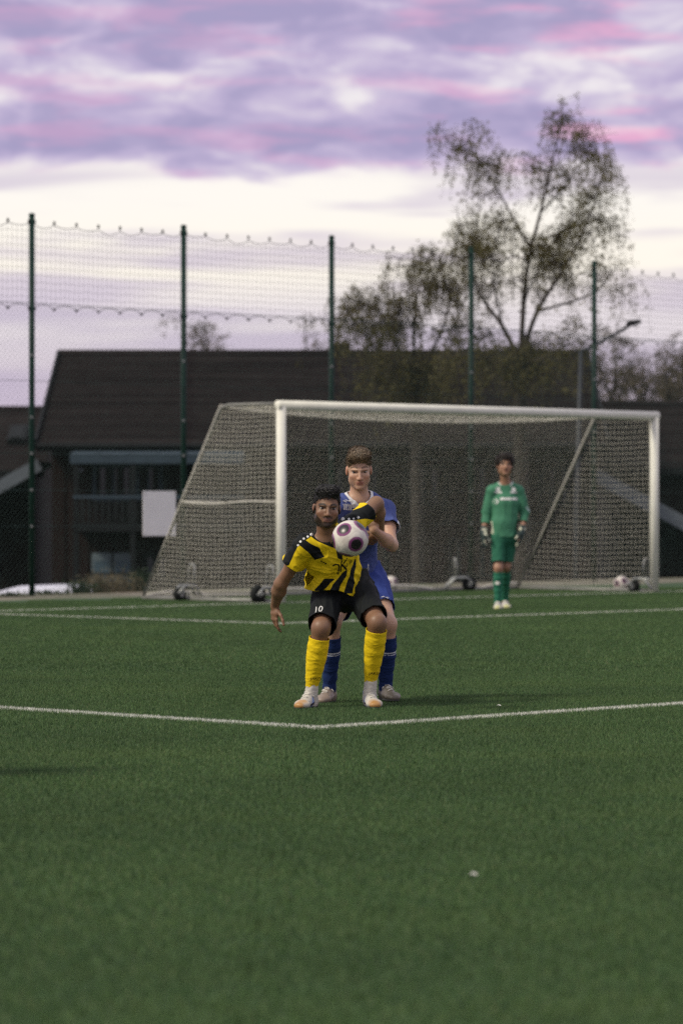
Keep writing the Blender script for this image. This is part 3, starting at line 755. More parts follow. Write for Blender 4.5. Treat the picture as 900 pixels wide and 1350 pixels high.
def birch(name, label, d, base_px, leaders, seed, twigs_per_m=15, leaf=.056, leaf_rate=24, group=None, droop=(.3, 1.0), mat=m_leaf, trunk_r=.16, dens_=2.9, spread=.7):
    """leaders: list of polylines in photo pixels (+ depth offset in m), first one starts at the trunk foot"""
    rg = np.random.default_rng(seed); rnd = random.Random(seed)
    bp = W(base_px, 700, d); root = empty(name, (bp.x, d, YARD)); tag(root, label, 'tree', group)
    org = Vector((bp.x, d, YARD))
    wood = MB(); tw = MB(); LP = []
    def curve(pts, k=5):
        out = []
        for i in range(len(pts) - 1):
            p0, p1, p2, p3 = pts[max(i - 1, 0)], pts[i], pts[i + 1], pts[min(i + 2, len(pts) - 1)]
            for j in range(k):
                t = j / k; out.append(.5 * ((2 * p1) + (p2 - p0) * t + (2 * p0 - 5 * p1 + 4 * p2 - p3) * t * t + (3 * p1 - p0 - 3 * p2 + p3) * t ** 3))
        out.append(pts[-1]); return out
    def twig(p, L):
        # weeping twig: short way out, then hanging
        a = rnd.uniform(0, 2 * math.pi); o = Vector((math.cos(a), math.sin(a), rnd.uniform(-.1, .6))) * L * .35
        q = [p, p + o, p + o * 1.35 + Vector((0, 0, -L * .45)), p + o * 1.5 + Vector((rnd.uniform(-.05, .05), 0, -L))]
        tw.tube(q, [.005, .004, .003, .002], 3, False)
        n = int(L * leaf_rate * rnd.uniform(.4, 1.5)) + 1
        for _ in range(n):
            t = rnd.uniform(.2, 1) * 3; i = min(int(t), 2); f = t - i; LP.append(q[i].lerp(q[i + 1], f) + Vector((rnd.gauss(0, .05), rnd.gauss(0, .05), rnd.gauss(0, .04))))
    def branch(p, dirv, L, r, depth):
        pts = [p]; dd = dirv.copy()
        for i in range(4):
            dd = (dd + Vector((rnd.gauss(0, .22), rnd.gauss(0, .22), rnd.gauss(.02, .18)))).normalized(); pts.append(pts[-1] + dd * L / 4)
        wood.tube(pts, [r * (1 - .2 * i) for i in range(5)], 4, False)
        cnt = int(L * twigs_per_m * rnd.choice((0, .25, .6, 1.6, 2.3)))
        for _ in range(cnt):
            t = rnd.uniform(.15, 1) * 4; i = min(int(t), 3); twig(pts[i].lerp(pts[i + 1], t - i), rnd.uniform(*droop))
        if depth > 0:
            for _ in range(2 + (L > .8)):
                t = rnd.uniform(.3, .95) * 4; i = min(int(t), 3); nd = (dd + Vector((rnd.gauss(0, .7), rnd.gauss(0, .7), rnd.gauss(.1, .45)))).normalized()
                branch(pts[i].lerp(pts[i + 1], t - i), nd, L * rnd.uniform(.45, .7), r * .6, depth - 1)
    for li, (r0, r1, start, pl) in enumerate(leaders):
        pts = [W(x, y, d + z) - org for x, y, z in pl]
        if li == 0: pts[0].z = 0
        cv = curve(pts); n = len(cv)
        wood.tube(cv, [lerp(r0, r1, i / (n - 1)) * (1 if li == 0 else .72) for i in range(n)], 8 if li == 0 else 6, False)
        tot = sum((cv[i + 1] - cv[i]).length for i in range(n - 1))
        for _ in range(int(tot * dens_)):
            t = rnd.uniform(start, 1) * (n - 1); i = min(int(t), n - 2); p = cv[i].lerp(cv[i + 1], t - i)
            ax = (cv[i + 1] - cv[i]).normalized(); v = Vector((rnd.gauss(0, 1), rnd.gauss(0, 1), rnd.gauss(.25, .6))); v = (v - ax * v.dot(ax) * .5).normalized()
            branch(p, v, rnd.uniform(.35, 1.0) * spread, .014, 1)
        branch(cv[-1], (cv[-1] - cv[-2]).normalized(), .5 * spread, .012, 1)
    wood.build('trunk', m_bark, root, True); tag(tw.build('twigs', m_bark, root), kind='stuff')
    leaves_mesh('crown', np.array([tuple(p) for p in LP]), leaf, mat, root, .6, rg)
    return root
birch('birch_tree', 'tall weeping birch with thin spring foliage, right of the middle behind the fence', 64.0, 687, [
    (.17, .10, .96, [(690, 800, 0), (686, 560, 0), (686, 470, 0)]),
    (.085, .015, .35, [(686, 480, 0), (690, 400, .1), (697, 340, .2), (712, 280, .1), (728, 210, 0), (741, 160, 0)]),
    (.075, .012, .4, [(686, 475, 0), (708, 410, -.3), (745, 350, -.6), (775, 290, -.7), (790, 240, -.8)]),
    (.07, .012, .35, [(686, 480, 0), (662, 430, .3), (634, 390, .6), (618, 340, .8), (604, 290, .9)]),
    (.035, .009, .3, [(700, 330, .2), (672, 280, .5), (650, 240, .6), (628, 210, .6)]),
    (.022, .006, .75, [(650, 240, .6), (620, 215, .6), (598, 192, .7)]),
    (.04, .010, .3, [(708, 410, -.3), (760, 395, -.8), (790, 380, -1.0), (805, 360, -1.1)]),
    (.03, .008, .3, [(712, 280, .1), (740, 250, .4), (765, 215, .6), (770, 185, .6)]),
    (.05, .012, .25, [(686, 480, 0), (720, 470, -.9), (745, 455, -1.2), (765, 450, -1.3)]),
    (.05, .012, .25, [(686, 490, 0), (650, 480, -.9), (625, 465, -1.1), (600, 470, -1.2)]),
    (.03, .010, .3, [(662, 430, .3), (648, 350, -.2), (660, 300, -.4)]),
    (.03, .008, .3, [(690, 400, .1), (720, 330, .5), (745, 300, .8)]),
], 11, group='birch trees behind the fence')
birch('birch_tree', 'lower bushy birch left of the tall one, behind the fence', 66.0, 548, [
    (.13, .07, .96, [(552, 800, 0), (548, 560, 0), (548, 490, 0)]),
    (.06, .010, .25, [(548, 500, 0), (545, 430, .2), (552, 380, .2), (556, 345, .1)]),
    (.05, .010, .3, [(548, 500, 0), (520, 450, .4), (500, 410, .5), (478, 400, .6)]),
    (.05, .010, .3, [(548, 500, 0), (580, 440, -.4), (592, 390, -.5), (575, 350, -.4)]),
    (.04, .009, .25, [(546, 500, 0), (505, 470, -.5), (480, 440, -.7), (466, 425, -.8)]),
    (.04, .009, .25, [(549, 500, 0), (600, 480, -.6), (625, 455, -.8)]),
    (.03, .008, .3, [(545, 430, .2), (520, 390, .3), (523, 360, .3)]),
    (.03, .008, .3, [(548, 510, 0), (520, 515, -.8), (495, 500, -1.0)]),
    (.03, .008, .3, [(500, 410, .5), (470, 408, .3), (452, 415, .2)]),
], 23, group='birch trees behind the fence', spread=.75, dens_=3.6)
def far_tree(label, d, px, top, w_px, seed, dens=1.0):
    r = random.Random(seed); ld = [(.10, .05, .9, [(px, 800, 0), (px, (top + 560) / 2 + 30, 0)])]
    for k in range(5):
        x = px + w_px * r.uniform(-.5, .5); y = top + (0 if k == 0 else r.uniform(.1, .6) * (540 - top)); ld.append((.05, .01, .3, [(px, (top + 560) / 2 + 40, 0), (px + (x - px) * .7, (y * .6 + .4 * 540), r.uniform(-1, 1)), (x, y, r.uniform(-1, 1))]))
    birch('far_tree', label, d, px, ld, seed, 7 * dens, .085, 15, 'far trees behind the roofs', (.3, .7), m_leaf2, .1, spread=.8, dens_=2.6)
far_tree('thin faint tree showing above the roof ridge at left', 96, 262, 425, 22, 31, .6)
far_tree('faint tree above the roof ridge left of the low birch', 94, 412, 425, 26, 32, .7)
far_tree('sparse tree above the right hand roof, nearest the fence post', 92, 808, 440, 50, 33, 1.3)
far_tree('sparse tree above the right hand roof, in the middle of the gap', 95, 846, 478, 40, 34, 1.3)
far_tree('taller sparse tree at the right edge of the photo', 92, 884, 452, 46, 35, 1.4)
far_tree('sparse low tree beyond the roof just outside the right edge', 93, 915, 470, 50, 36, 1.4)

# ------------------------------------------------------------------ scrub at the foot of the fence
def tuft(name, label, c, rx, h, n, mat, seed, cat, group=None):
    rg = np.random.default_rng(seed); root = empty(name, c); tag(root, label, cat, group)
    b = MB()
    for i in range(n):
        a = rg.uniform(0, 6.28); rr = abs(rg.normal(0, .5)) * rx; x, y = rr * math.cos(a), rr * math.sin(a) * .5; hh = h * rg.uniform(.4, 1.0) * max(.25, 1 - (rr / rx) ** 2 * .6)
        lx, ly = rg.normal(0, .22) * hh, rg.normal(0, .22) * hh; w = .006
        b.poly([(x - w, y, 0), (x + w, y, 0), (x + lx * .4 + w * .7, y + ly * .4, hh * .6), (x + lx, y + ly, hh), (x + lx * .4 - w * .7, y + ly * .4, hh * .6)], [(0, 1, 2, 4), (4, 2, 3)])
    o = b.build('stems', mat, root); tag(o, kind='stuff')
    P = rg.normal(0, 1, (n * 2, 3)) * np.array([rx * .45, rx * .2, h * .22]) + np.array([0, 0, h * .45]); P[:, 2] = np.abs(P[:, 2])
    leaves_mesh('leaves', P, .035, mat, root, 0, rg)
m_ = [(105, 49.2, .35, .25, 120, m_bush, 'low green weed clump between the fence post and the goal net'), (132, 49.5, .4, .36, 200, m_grassdry, 'tall dry grass clump below the house doors'), (160, 49.9, .35, .34, 160, m_grassdry, 'dry grass clump just left of the goal net'), (182, 50.2, .3, .4, 140, m_bush, 'green weeds growing at the left hem of the goal net'), (65, 48.6, .4, .10, 120, m_bush, 'low weeds right of the leftmost fence post'), (12, 47.4, .4, .10, 100, m_bush, 'low weeds at the left edge below the white car')]
for i, (px, d, rx, h_, n_, mt, lb) in enumerate(m_):
    p = W(px, 700, d); tuft('grass_clump', lb, (p.x, d, -.03), rx, h_, n_, mt, 50 + i, 'grass clump', 'scrub at the foot of the fence')
# ------------------------------------------------------------------ soft-solid modelling kit for the figures
def npv(v): return np.array(v, dtype=np.float32)
class Vol:
    def __init__(s, lo, hi, h):
        s.lo = npv(lo); s.h = h; s.n = tuple(int(math.ceil((b - a) / h)) + 1 for a, b in zip(lo, hi))
        s.a = np.full(s.n, .25, dtype=np.float32)
    def block(s, lo, hi):
        i0 = [max(0, int((l - o) / s.h)) for l, o in zip(lo, s.lo)]; i1 = [min(n, int((x - o) / s.h) + 2) for x, o, n in zip(hi, s.lo, s.n)]
        sl = tuple(slice(a, b) for a, b in zip(i0, i1))
        ax = [s.lo[k] + np.arange(i0[k], max(i0[k], i1[k]), dtype=np.float32) * s.h for k in range(3)]
        return sl, ax[0][:, None, None], ax[1][None, :, None], ax[2][None, None, :]
    def put(s, sl, d, k, sub=False):
        a = s.a[sl]
        if a.size == 0: return
        if sub:
            hh = np.clip(.5 - .5 * (a + d) / k, 0, 1); s.a[sl] = a * (1 - hh) - d * hh + k * hh * (1 - hh)
        else:
            hh = np.clip(.5 + .5 * (d - a) / k, 0, 1); s.a[sl] = d * (1 - hh) + a * hh - k * hh * (1 - hh)
    def cone(s, a, b, ra, rb, k=.02, sub=False):
        a, b = npv(a), npv(b); m = max(ra, rb) + k + .02
        sl, x, y, z = s.block(np.minimum(a, b) - m, np.maximum(a, b) + m)
        d = b - a; L2 = float(d @ d) + 1e-9
        px, py, pz = x - a[0], y - a[1], z - a[2]
        t = np.clip((px * d[0] + py * d[1] + pz * d[2]) / L2, 0, 1)
        q = np.sqrt((px - t * d[0]) ** 2 + (py - t * d[1]) ** 2 + (pz - t * d[2]) ** 2) - (ra + (rb - ra) * t)
        s.put(sl, q, k, sub)
    def eseg(s, a, b, wa, wb, lat, k=.03):
        """elliptical segment: (half width along lat, half depth)"""
        a, b, lat = npv(a), npv(b), npv(lat); d = b - a; L = float(np.linalg.norm(d)) + 1e-6; ax = d / L
        lat = lat - ax * float(lat @ ax); lat /= np.linalg.norm(lat); fr = np.cross(ax, lat)
        m = max(*wa, *wb) + k + .02
        sl, x, y, z = s.block(np.minimum(a, b) - m, np.maximum(a, b) + m)
        px, py, pz = x - a[0], y - a[1], z - a[2]
        tt = (px * ax[0] + py * ax[1] + pz * ax[2]); t = np.clip(tt / L, 0, 1)
        u = px * lat[0] + py * lat[1] + pz * lat[2]; v = px * fr[0] + py * fr[1] + pz * fr[2]; e = tt - t * L
        w = wa[0] + (wb[0] - wa[0]) * t; dp = wa[1] + (wb[1] - wa[1]) * t
        mn = np.minimum(w, dp)
        q = (np.sqrt((u / w) ** 2 + (v / dp) ** 2 + (e / mn) ** 2) - 1) * mn
        s.put(sl, q, k)
    def ell(s, c, r, R=None, k=.012, sub=False):
        c, r = npv(c), npv(r); m = float(r.max()) + k + .015
        sl, x, y, z = s.block(c - m, c + m); x, y, z = x - c[0], y - c[1], z - c[2]
        if R is not None:
            R = np.array(R, dtype=np.float32).T      # columns of R are the local axes
            x, y, z = (R[0, 0] * x + R[0, 1] * y + R[0, 2] * z, R[1, 0] * x + R[1, 1] * y + R[1, 2] * z, R[2, 0] * x + R[2, 1] * y + R[2, 2] * z)
        k0 = np.sqrt((x / r[0]) ** 2 + (y / r[1]) ** 2 + (z / r[2]) ** 2); k1 = np.sqrt((x / r[0] ** 2) ** 2 + (y / r[1] ** 2) ** 2 + (z / r[2] ** 2) ** 2) + 1e-6
        s.put(sl, k0 * (k0 - 1) / k1, k, sub)
    def net(s):
        """surface nets -> verts, quads"""
        a = s.a; sg = a < 0
        cnt = np.zeros(tuple(n - 1 for n in s.n), dtype=np.int8)
        for i in (0, 1):
            for j in (0, 1):
                for k in (0, 1): cnt += sg[i:s.n[0] - 1 + i, j:s.n[1] - 1 + j, k:s.n[2] - 1 + k]
        act = (cnt > 0) & (cnt < 8); C = np.argwhere(act); idx = np.full(act.shape, -1, dtype=np.int32); idx[act] = np.arange(len(C))
        offs = np.array([(i, j, k) for i in (0, 1) for j in (0, 1) for k in (0, 1)])
        vals = np.stack([a[C[:, 0] + o[0], C[:, 1] + o[1], C[:, 2] + o[2]] for o in offs], 1)
        acc = np.zeros((len(C), 3)); num = np.zeros(len(C))
        for p in range(8):
            for q in range(p + 1, 8):
                if np.abs(offs[p] - offs[q]).sum() != 1: continue
                cr = (vals[:, p] < 0) != (vals[:, q] < 0); t = np.where(cr, vals[:, p] / np.where(cr, vals[:, p] - vals[:, q], 1), 0)
                acc += np.where(cr[:, None], offs[p] + t[:, None] * (offs[q] - offs[p]), 0); num += cr
        V = (C + acc / num[:, None]) * s.h + s.lo
        F = []
        for ax in range(3):
            b_, c_ = (ax + 1) % 3, (ax + 2) % 3
            s0 = [slice(1, -1)] * 3; s1 = [slice(1, -1)] * 3; s0[ax] = slice(0, -1); s1[ax] = slice(1, None)
            A0, A1 = sg[tuple(s0)], sg[tuple(s1)]
            E = np.argwhere(A0 != A1); flip = A0[tuple(E.T)]
            base = E.copy(); base[:, b_] += 1; base[:, c_] += 1
            def cell(db, dc):
                q = base.copy(); q[:, b_] -= db; q[:, c_] -= dc; return idx[q[:, 0], q[:, 1], q[:, 2]]
            Q = np.stack([cell(1, 1), cell(0, 1), cell(0, 0), cell(1, 0)], 1)
            Q[~flip] = Q[~flip][:, ::-1]
            F.append(Q)
        return V, np.concatenate(F)
def hash_noise(P, seed=0):
    """smooth value noise in numpy, range about -1..1"""
    Pi = np.floor(P).astype(np.int64); f = P - Pi; f = f * f * (3 - 2 * f); out = 0
    for i in (0, 1):
        for j in (0, 1):
            for k in (0, 1):
                n = (Pi[:, 0] + i) * 374761393 + (Pi[:, 1] + j) * 668265263 + (Pi[:, 2] + k) * 2147483647 + seed * 974634
                n = (n ^ (n >> 13)) * 1274126177; n = n ^ (n >> 16); r = (n & 0xffff) / 32767.5 - 1
                w = (f[:, 0] if i else 1 - f[:, 0]) * (f[:, 1] if j else 1 - f[:, 1]) * (f[:, 2] if k else 1 - f[:, 2]); out = out + r * w
    return out
def quads_mesh(name, V, F, attrs=None):
    used = np.unique(F); mp = np.full(len(V), -1, dtype=np.int64); mp[used] = np.arange(len(used)); V2 = V[used]; F2 = mp[F]
    me = bpy.data.meshes.new(name); me.vertices.add(len(V2)); me.vertices.foreach_set('co', V2.astype(np.float32).ravel())
    me.loops.add(F2.size); me.loops.foreach_set('vertex_index', F2.astype(np.int32).ravel()); me.polygons.add(len(F2)); me.polygons.foreach_set('loop_start', np.arange(0, F2.size, 4, dtype=np.int32))
    if attrs:
        for k, v in attrs.items():
            at = me.attributes.new(k, 'FLOAT', 'POINT'); at.data.foreach_set('value', v[used].astype(np.float32))
    me.update(); me.validate(); me.polygons.foreach_set('use_smooth', np.ones(len(me.polygons), dtype=bool))
    return me
def normals(V, F):
    n = np.cross(V[F[:, 2]] - V[F[:, 0]], V[F[:, 3]] - V[F[:, 1]]); N = np.zeros_like(V)
    for k in range(4): np.add.at(N, F[:, k], n)
    return N / (np.linalg.norm(N, axis=1)[:, None] + 1e-12)
def relax(V, F, it=2, lam=.5):
    for _ in range(it):
        S = np.zeros_like(V); c = np.zeros(len(V))
        for a, b in ((0, 1), (1, 2), (2, 3), (3, 0)):
            np.add.at(S, F[:, a], V[F[:, b]]); np.add.at(S, F[:, b], V[F[:, a]]); np.add.at(c, F[:, a], 1); np.add.at(c, F[:, b], 1)
        V = V + lam * (S / np.maximum(c, 1)[:, None] - V)
    return V
def poly_sd(P, poly):
    """signed distance of 2D points to a polygon, negative inside"""
    poly = np.array(poly, float); d = np.full(len(P), 9.0); ins = np.zeros(len(P), bool); n = len(poly)
    for i in range(n):
        a, b = poly[i], poly[(i + 1) % n]; e = b - a; w = P - a; t = np.clip((w @ e) / (e @ e + 1e-12), 0, 1)
        d = np.minimum(d, np.linalg.norm(w - t[:, None] * e, axis=1))
        c1 = (a[1] > P[:, 1]) != (b[1] > P[:, 1]); xi = a[0] + (P[:, 1] - a[1]) / (b[1] - a[1] + 1e-12) * e[0]; ins ^= c1 & (P[:, 0] < xi)
    return np.where(ins, -d, d)
def shell(o, th=.004):
    md = o.modifiers.new('cloth_thickness', 'SOLIDIFY'); md.thickness = th; md.offset = -1; return o
def bvh_of(V, F): return BVHTree.FromPolygons([Vector(v) for v in V], [tuple(f) for f in F.tolist()])
def decal(name, pts, faces, c, right, up, nrm, bvh, mat, parent, off=.0025, reach=.25):
    """lays a flat 2D shape onto a surface"""
    right, up, nrm = Vector(right).normalized(), Vector(up).normalized(), Vector(nrm).normalized(); c = Vector(c); out = []; dep = []
    for x, y in pts:
        p = c + right * x + up * y; h = bvh.ray_cast(p + nrm * reach, -nrm, reach * 2.5)
        out.append(p); dep.append(None if h[0] is None else (h[0] - p).dot(nrm))
    ok = [d for d in dep if d is not None]
    if not ok: return None
    md = sorted(ok)[len(ok) // 2]
    out = [p + nrm * ((md if d is None or abs(d - md) > .05 else d) + off) for p, d in zip(out, dep)]
    b = MB(); b.poly(out, faces); return b.build(name, mat, parent)
def disc(r, n=10, cx=0, cy=0, ry=None): return [(cx + r * math.cos(2 * math.pi * i / n), cy + (ry or r) * math.sin(2 * math.pi * i / n)) for i in range(n)], [tuple(range(n))]
def text_shape(txt, size, shear=0.0, sx=1.0):
    cu = bpy.data.curves.new('txt', 'FONT'); cu.body = txt; cu.size = size; cu.align_x = 'CENTER'; cu.align_y = 'CENTER'; cu.resolution_u = 3; cu.shear = shear
    ob = bpy.data.objects.new('txt', cu); COL.objects.link(ob); dg = bpy.context.evaluated_depsgraph_get(); dg.update()
    me = bpy.data.meshes.new_from_object(ob.evaluated_get(dg)); bpy.data.objects.remove(ob)
    bm = bmesh.new(); bm.from_mesh(me); bmesh.ops.triangulate(bm, faces=bm.faces)
    for _ in range(2): bmesh.ops.subdivide_edges(bm, edges=[e for e in bm.edges if e.calc_length() > size * .22], cuts=1)
    bmesh.ops.triangulate(bm, faces=bm.faces)
    bm.verts.index_update(); P = [(v.co.x * sx, v.co.y) for v in bm.verts]; Fc = [tuple(v.index for v in f.verts) for f in bm.faces]; bm.free(); bpy.data.meshes.remove(me)
    return P, Fc

# ------------------------------------------------------------------ figure materials
def skin_mat(name, col, hair, beard, lip, brow):
    M = Mat(name); n = M.noise(22, 4); n2 = M.noise(5, 3)
    c = M.mix(M.math('MULTIPLY', n, .5), scl(col, .88), scl(col, 1.12)); c = M.mix(M.math('MULTIPLY', M.ramp(n2, [(.45, 0.), (.7, 1.)]), .35), c, (col[0] * 1.05, col[1] * .82, col[2] * .78))
    for at, cc in (('blush', (col[0] * 1.02, col[1] * .74, col[2] * .68)), ('lip', lip), ('beard', beard), ('brow', brow)):
        c = M.mix(M.attr(at).outputs['Fac'], c, cc)
    M.set(Base_Color=c, Roughness=.48); M.b.inputs['Subsurface Weight'].default_value = .08; M.b.inputs['Subsurface Radius'].default_value = (.01, .004, .002); M.b.inputs['Subsurface Scale'].default_value = .6
    M.b.inputs['Specular IOR Level'].default_value = .42
    return M.m
def cloth_mat(name, col, alt=None, attr=None, rough=.75, trims=()):
    M = Mat(name); n = M.noise(9, 4); f = M.noise(420, 2)
    c = col
    base = M.n('ShaderNodeRGB'); base.outputs[0].default_value = (*col, 1); c = base.outputs[0]
    if attr:
        m = M.math('LESS_THAN', M.attr(attr).outputs['Fac'], 0.0); c = M.mix(m, c, alt)
    for a, cc in trims: c = M.mix(M.math('LESS_THAN', M.attr(a).outputs['Fac'], 0.0), c, cc)
    hs = M.n('ShaderNodeHueSaturation'); M.l(M.math('ADD', M.math('MULTIPLY', n, .24), .88), hs.inputs['Value']); M.l(c, hs.inputs['Color'])
    M.set(Base_Color=hs.outputs[0], Roughness=rough); M.b.inputs['Specular IOR Level'].default_value = .12
    M.bump(f, .12, .002); return M.m
def hair_mat(name, col):
    M = Mat(name); n = M.noise(60, 4, stretch=(1, 1, .25)); M.set(Base_Color=M.ramp(n, [(.3, scl(col, .55)), (.7, scl(col, 1.45))]), Roughness=.5); M.bump(M.noise(140, 3, stretch=(1, 1, .25)), .5, .004); return M.m
M = Mat('eye'); at = M.attr('iris').outputs['Fac']
M.set(Base_Color=M.ramp(at, [(0, (.008, .007, .006)), (.30, (.010, .008, .006)), (.42, (.03, .02, .012)), (.86, (.035, .024, .015)), (1.0, (.36, .34, .32))]), Roughness=.15); m_eye = M.m

# ------------------------------------------------------------------ the figure builder
def head_rot(yaw, pitch, roll): return np.array(Matrix.Rotation(rad(yaw), 3, 'Z') @ Matrix.Rotation(rad(pitch), 3, 'X') @ Matrix.Rotation(rad(roll), 3, 'Y'))
def add_head(v, c, R, k=1.0, jaw=1.0):
    c = npv(c)
    def P(x, y, z): return c + R @ np.array((x * k, y * k, (z if z > 0 else z * .88) * k))
    def E(p, r, kk=.012, sub=False): v.ell(P(*p), np.array(r) * k, R, kk * k, sub)
    E((0, .018, .045), (.074, .094, .082), .01)
    E((0, -.018, -.02), (.064, .073, .083), .03)
    E((0, -.045, -.075), (.047 * jaw, .042, .040), .025)
    E((0, -.074, -.106), (.024, .018, .017), .02)
    for s in (-1, 1):
        E((s * .049 * jaw, -.004, -.066), (.016, .026, .024), .03)
        E((s * .044, -.062, -.022), (.021, .018, .016), .02)
        E((s * .036, -.050, -.048), (.024, .024, .028), .02)
        E((s * .032, -.088, .0095), (.0185, .013, .0115), .008, True)
        v.cone(P(s * .010, -.088, .029), P(s * .050, -.074, .026), .0085 * k, .007 * k, .010 * k)
        E((s * .078, .012, -.004), (.008, .018, .031), .006)
        E((s * .013, -.098, -.034), (.009, .010, .008), .006)
    v.cone(P(0, -.088, .022), P(0, -.110, -.027), .0075 * k, .0105 * k, .010 * k)
    E((0, -.110, -.031), (.0115, .010, .0095), .006)
    v.cone(P(-.021, -.082, -.060), P(.021, -.082, -.060), .0060 * k, .0060 * k, .005); v.cone(P(-.008, -.088, -.0600), P(.008, -.088, -.0600), .0066 * k, .0066 * k, .005)
    v.cone(P(-.015, -.085, -.0735), P(.015, -.085, -.0735), .0085 * k, .0085 * k, .005)
    return P
def add_hand(v, w, d, n, t, curl=(.35, .35, .3), k=1.0, spread=.10, thumb=.5, curls=None):
    """w wrist, d pointing direction, n palm normal, t towards the thumb side"""
    w, d, n, t = (Vector(q) for q in (w, d, n, t)); d.normalize(); n = (n - d * n.dot(d)).normalized(); t = (t - d * t.dot(d) - n * t.dot(n)).normalized()
    v.eseg(w + d * .005 * k, w + d * .045 * k, (.026 * k, .018 * k), (.038 * k, .0165 * k), t, .015)
    v.eseg(w + d * .045 * k, w + d * .082 * k, (.038 * k, .0165 * k), (.040 * k, .0135 * k), t, .012)
    v.ell(w + d * .035 * k + t * .024 * k + n * .008 * k, (.017 * k, .017 * k, .026 * k), None, .012)
    for i, (off, L) in enumerate(((.031, .074), (.0105, .083), (-.0105, .077), (-.031, .061))):
        p = w + d * (.086 + (.004 if i in (1, 2) else -.003)) * k + t * off * k; dr = (d + t * off * spread * 28 * .12).normalized(); cc = curls[i] if curls else curl
        r = .0092 * k if i < 3 else .0082 * k
        for j, fr in enumerate((.46, .30, .26)):
            a = cc[j]; dr = (dr * math.cos(a) + n * math.sin(a)).normalized(); nn = (n - dr * n.dot(dr))
            if nn.length > 1e-4: nb = nn.normalized()
            q = p + dr * L * fr * k; v.cone(p, q, r, r * .9, .005); p = q; r *= .9; n_ = nb
    p = w + d * .028 * k + t * .030 * k + n * .008 * k; dr = (d * .72 + t * .75 + n * (.15 + thumb * .5)).normalized(); r = .0115 * k
    for fr in (.042, .034, .028):
        q = p + dr * fr * k; v.cone(p, q, r, r * .9, .006); p = q; r *= .9; dr = (dr + d * .35 - t * .12).normalized()
def unit(v): v = npv(v); return v / (np.linalg.norm(v) + 1e-9)
def folds(V, N, amp, seed, axis=(0, 0, 1), stretch=3.0, fq=16.0):
    """soft cloth creases: ridged noise stretched along an axis"""
    a = unit(axis); Wp = V + np.stack([hash_noise(V * 8 + 5.1 * k, seed + 20 + k) for k in range(3)], 1) * .035; al = Wp @ a; Q = Wp - np.outer(al, a) * (1 - 1 / stretch)
    n1 = np.clip(1 - np.abs(hash_noise(Q * fq + 11.3, seed)) * 1.5, 0, 1) ** 1.6; n2 = np.clip(1 - np.abs(hash_noise(Q * fq * 2.3 + 3.7, seed + 3)) * 1.5, 0, 1) ** 1.6
    big = hash_noise(V * 7, seed + 9)
    return V + N * (amp * ((n1 - .4) * (.75 + .5 * big) + (n2 - .4) * .42 + .25 * big))[:, None]
def smooth_rim(V, F, it=6):
    """evens out the open edges left by cutting a garment"""
    E = np.concatenate([np.sort(F[:, [a, b]], 1) for a, b in ((0, 1), (1, 2), (2, 3), (3, 0))]); key = E[:, 0].astype(np.int64) * len(V) + E[:, 1]
    u, c = np.unique(key, return_counts=True); rim = u[c == 1]; A_, B_ = rim // len(V), rim % len(V)
    for _ in range(it):
        S = np.zeros_like(V); n = np.zeros(len(V)); np.add.at(S, A_, V[B_]); np.add.at(S, B_, V[A_]); np.add.at(n, A_, 1); np.add.at(n, B_, 1)
        m = n > 0; V = V.copy(); V[m] = V[m] * .4 + .6 * S[m] / n[m][:, None]
    return V
# ------------------------------------------------------------------ figure parts
def A3(v): return np.array(v, dtype=np.float64)
def leg_body(v, hip, knee, ankle, toe, s=1.0, fwd=(0, -1, 0)):
    hip, knee, ankle, toe = A3(hip), A3(knee), A3(ankle), A3(toe); f = unit(fwd)
    v.cone(hip, hip + (knee - hip) * .5, .080 * s, .072 * s, .04); v.cone(hip + (knee - hip) * .5, knee, .072 * s, .054 * s, .03)
    v.ell(knee + f * .018, (.042 * s, .040 * s, .048 * s), None, .03)
    v.cone(knee, knee + (ankle - knee) * .35, .051 * s, .052 * s, .03); v.cone(knee + (ankle - knee) * .35, ankle, .050 * s, .034 * s, .03)
    v.ell(knee + (ankle - knee) * .30 - f * .022, (.040 * s, .040 * s, .075 * s), None, .03)
    v.cone(ankle, (ankle[0], ankle[1], ankle[2] - .03), .034 * s, .034 * s, .02); fd = toe - ankle; fd[2] = 0; fd = unit(fd).astype(float); v.cone(A3((ankle[0], ankle[1], .055)), A3((ankle[0], ankle[1], .042)) + fd * .13 * s, .026 * s, .018 * s, .02)
def arm_body(v, sh, el, wr, s=1.0):
    sh, el, wr = A3(sh), A3(el), A3(wr)
    v.ell(sh, (.056 * s,) * 3, None, .04); v.cone(sh, el, .049 * s, .039 * s, .035); v.ell(sh + (el - sh) * .45, (.050 * s,) * 3, None, .03)
    v.cone(el, el + (wr - el) * .3, .040 * s, .043 * s, .025); v.cone(el + (wr - el) * .3, wr, .043 * s, .0265 * s, .025)
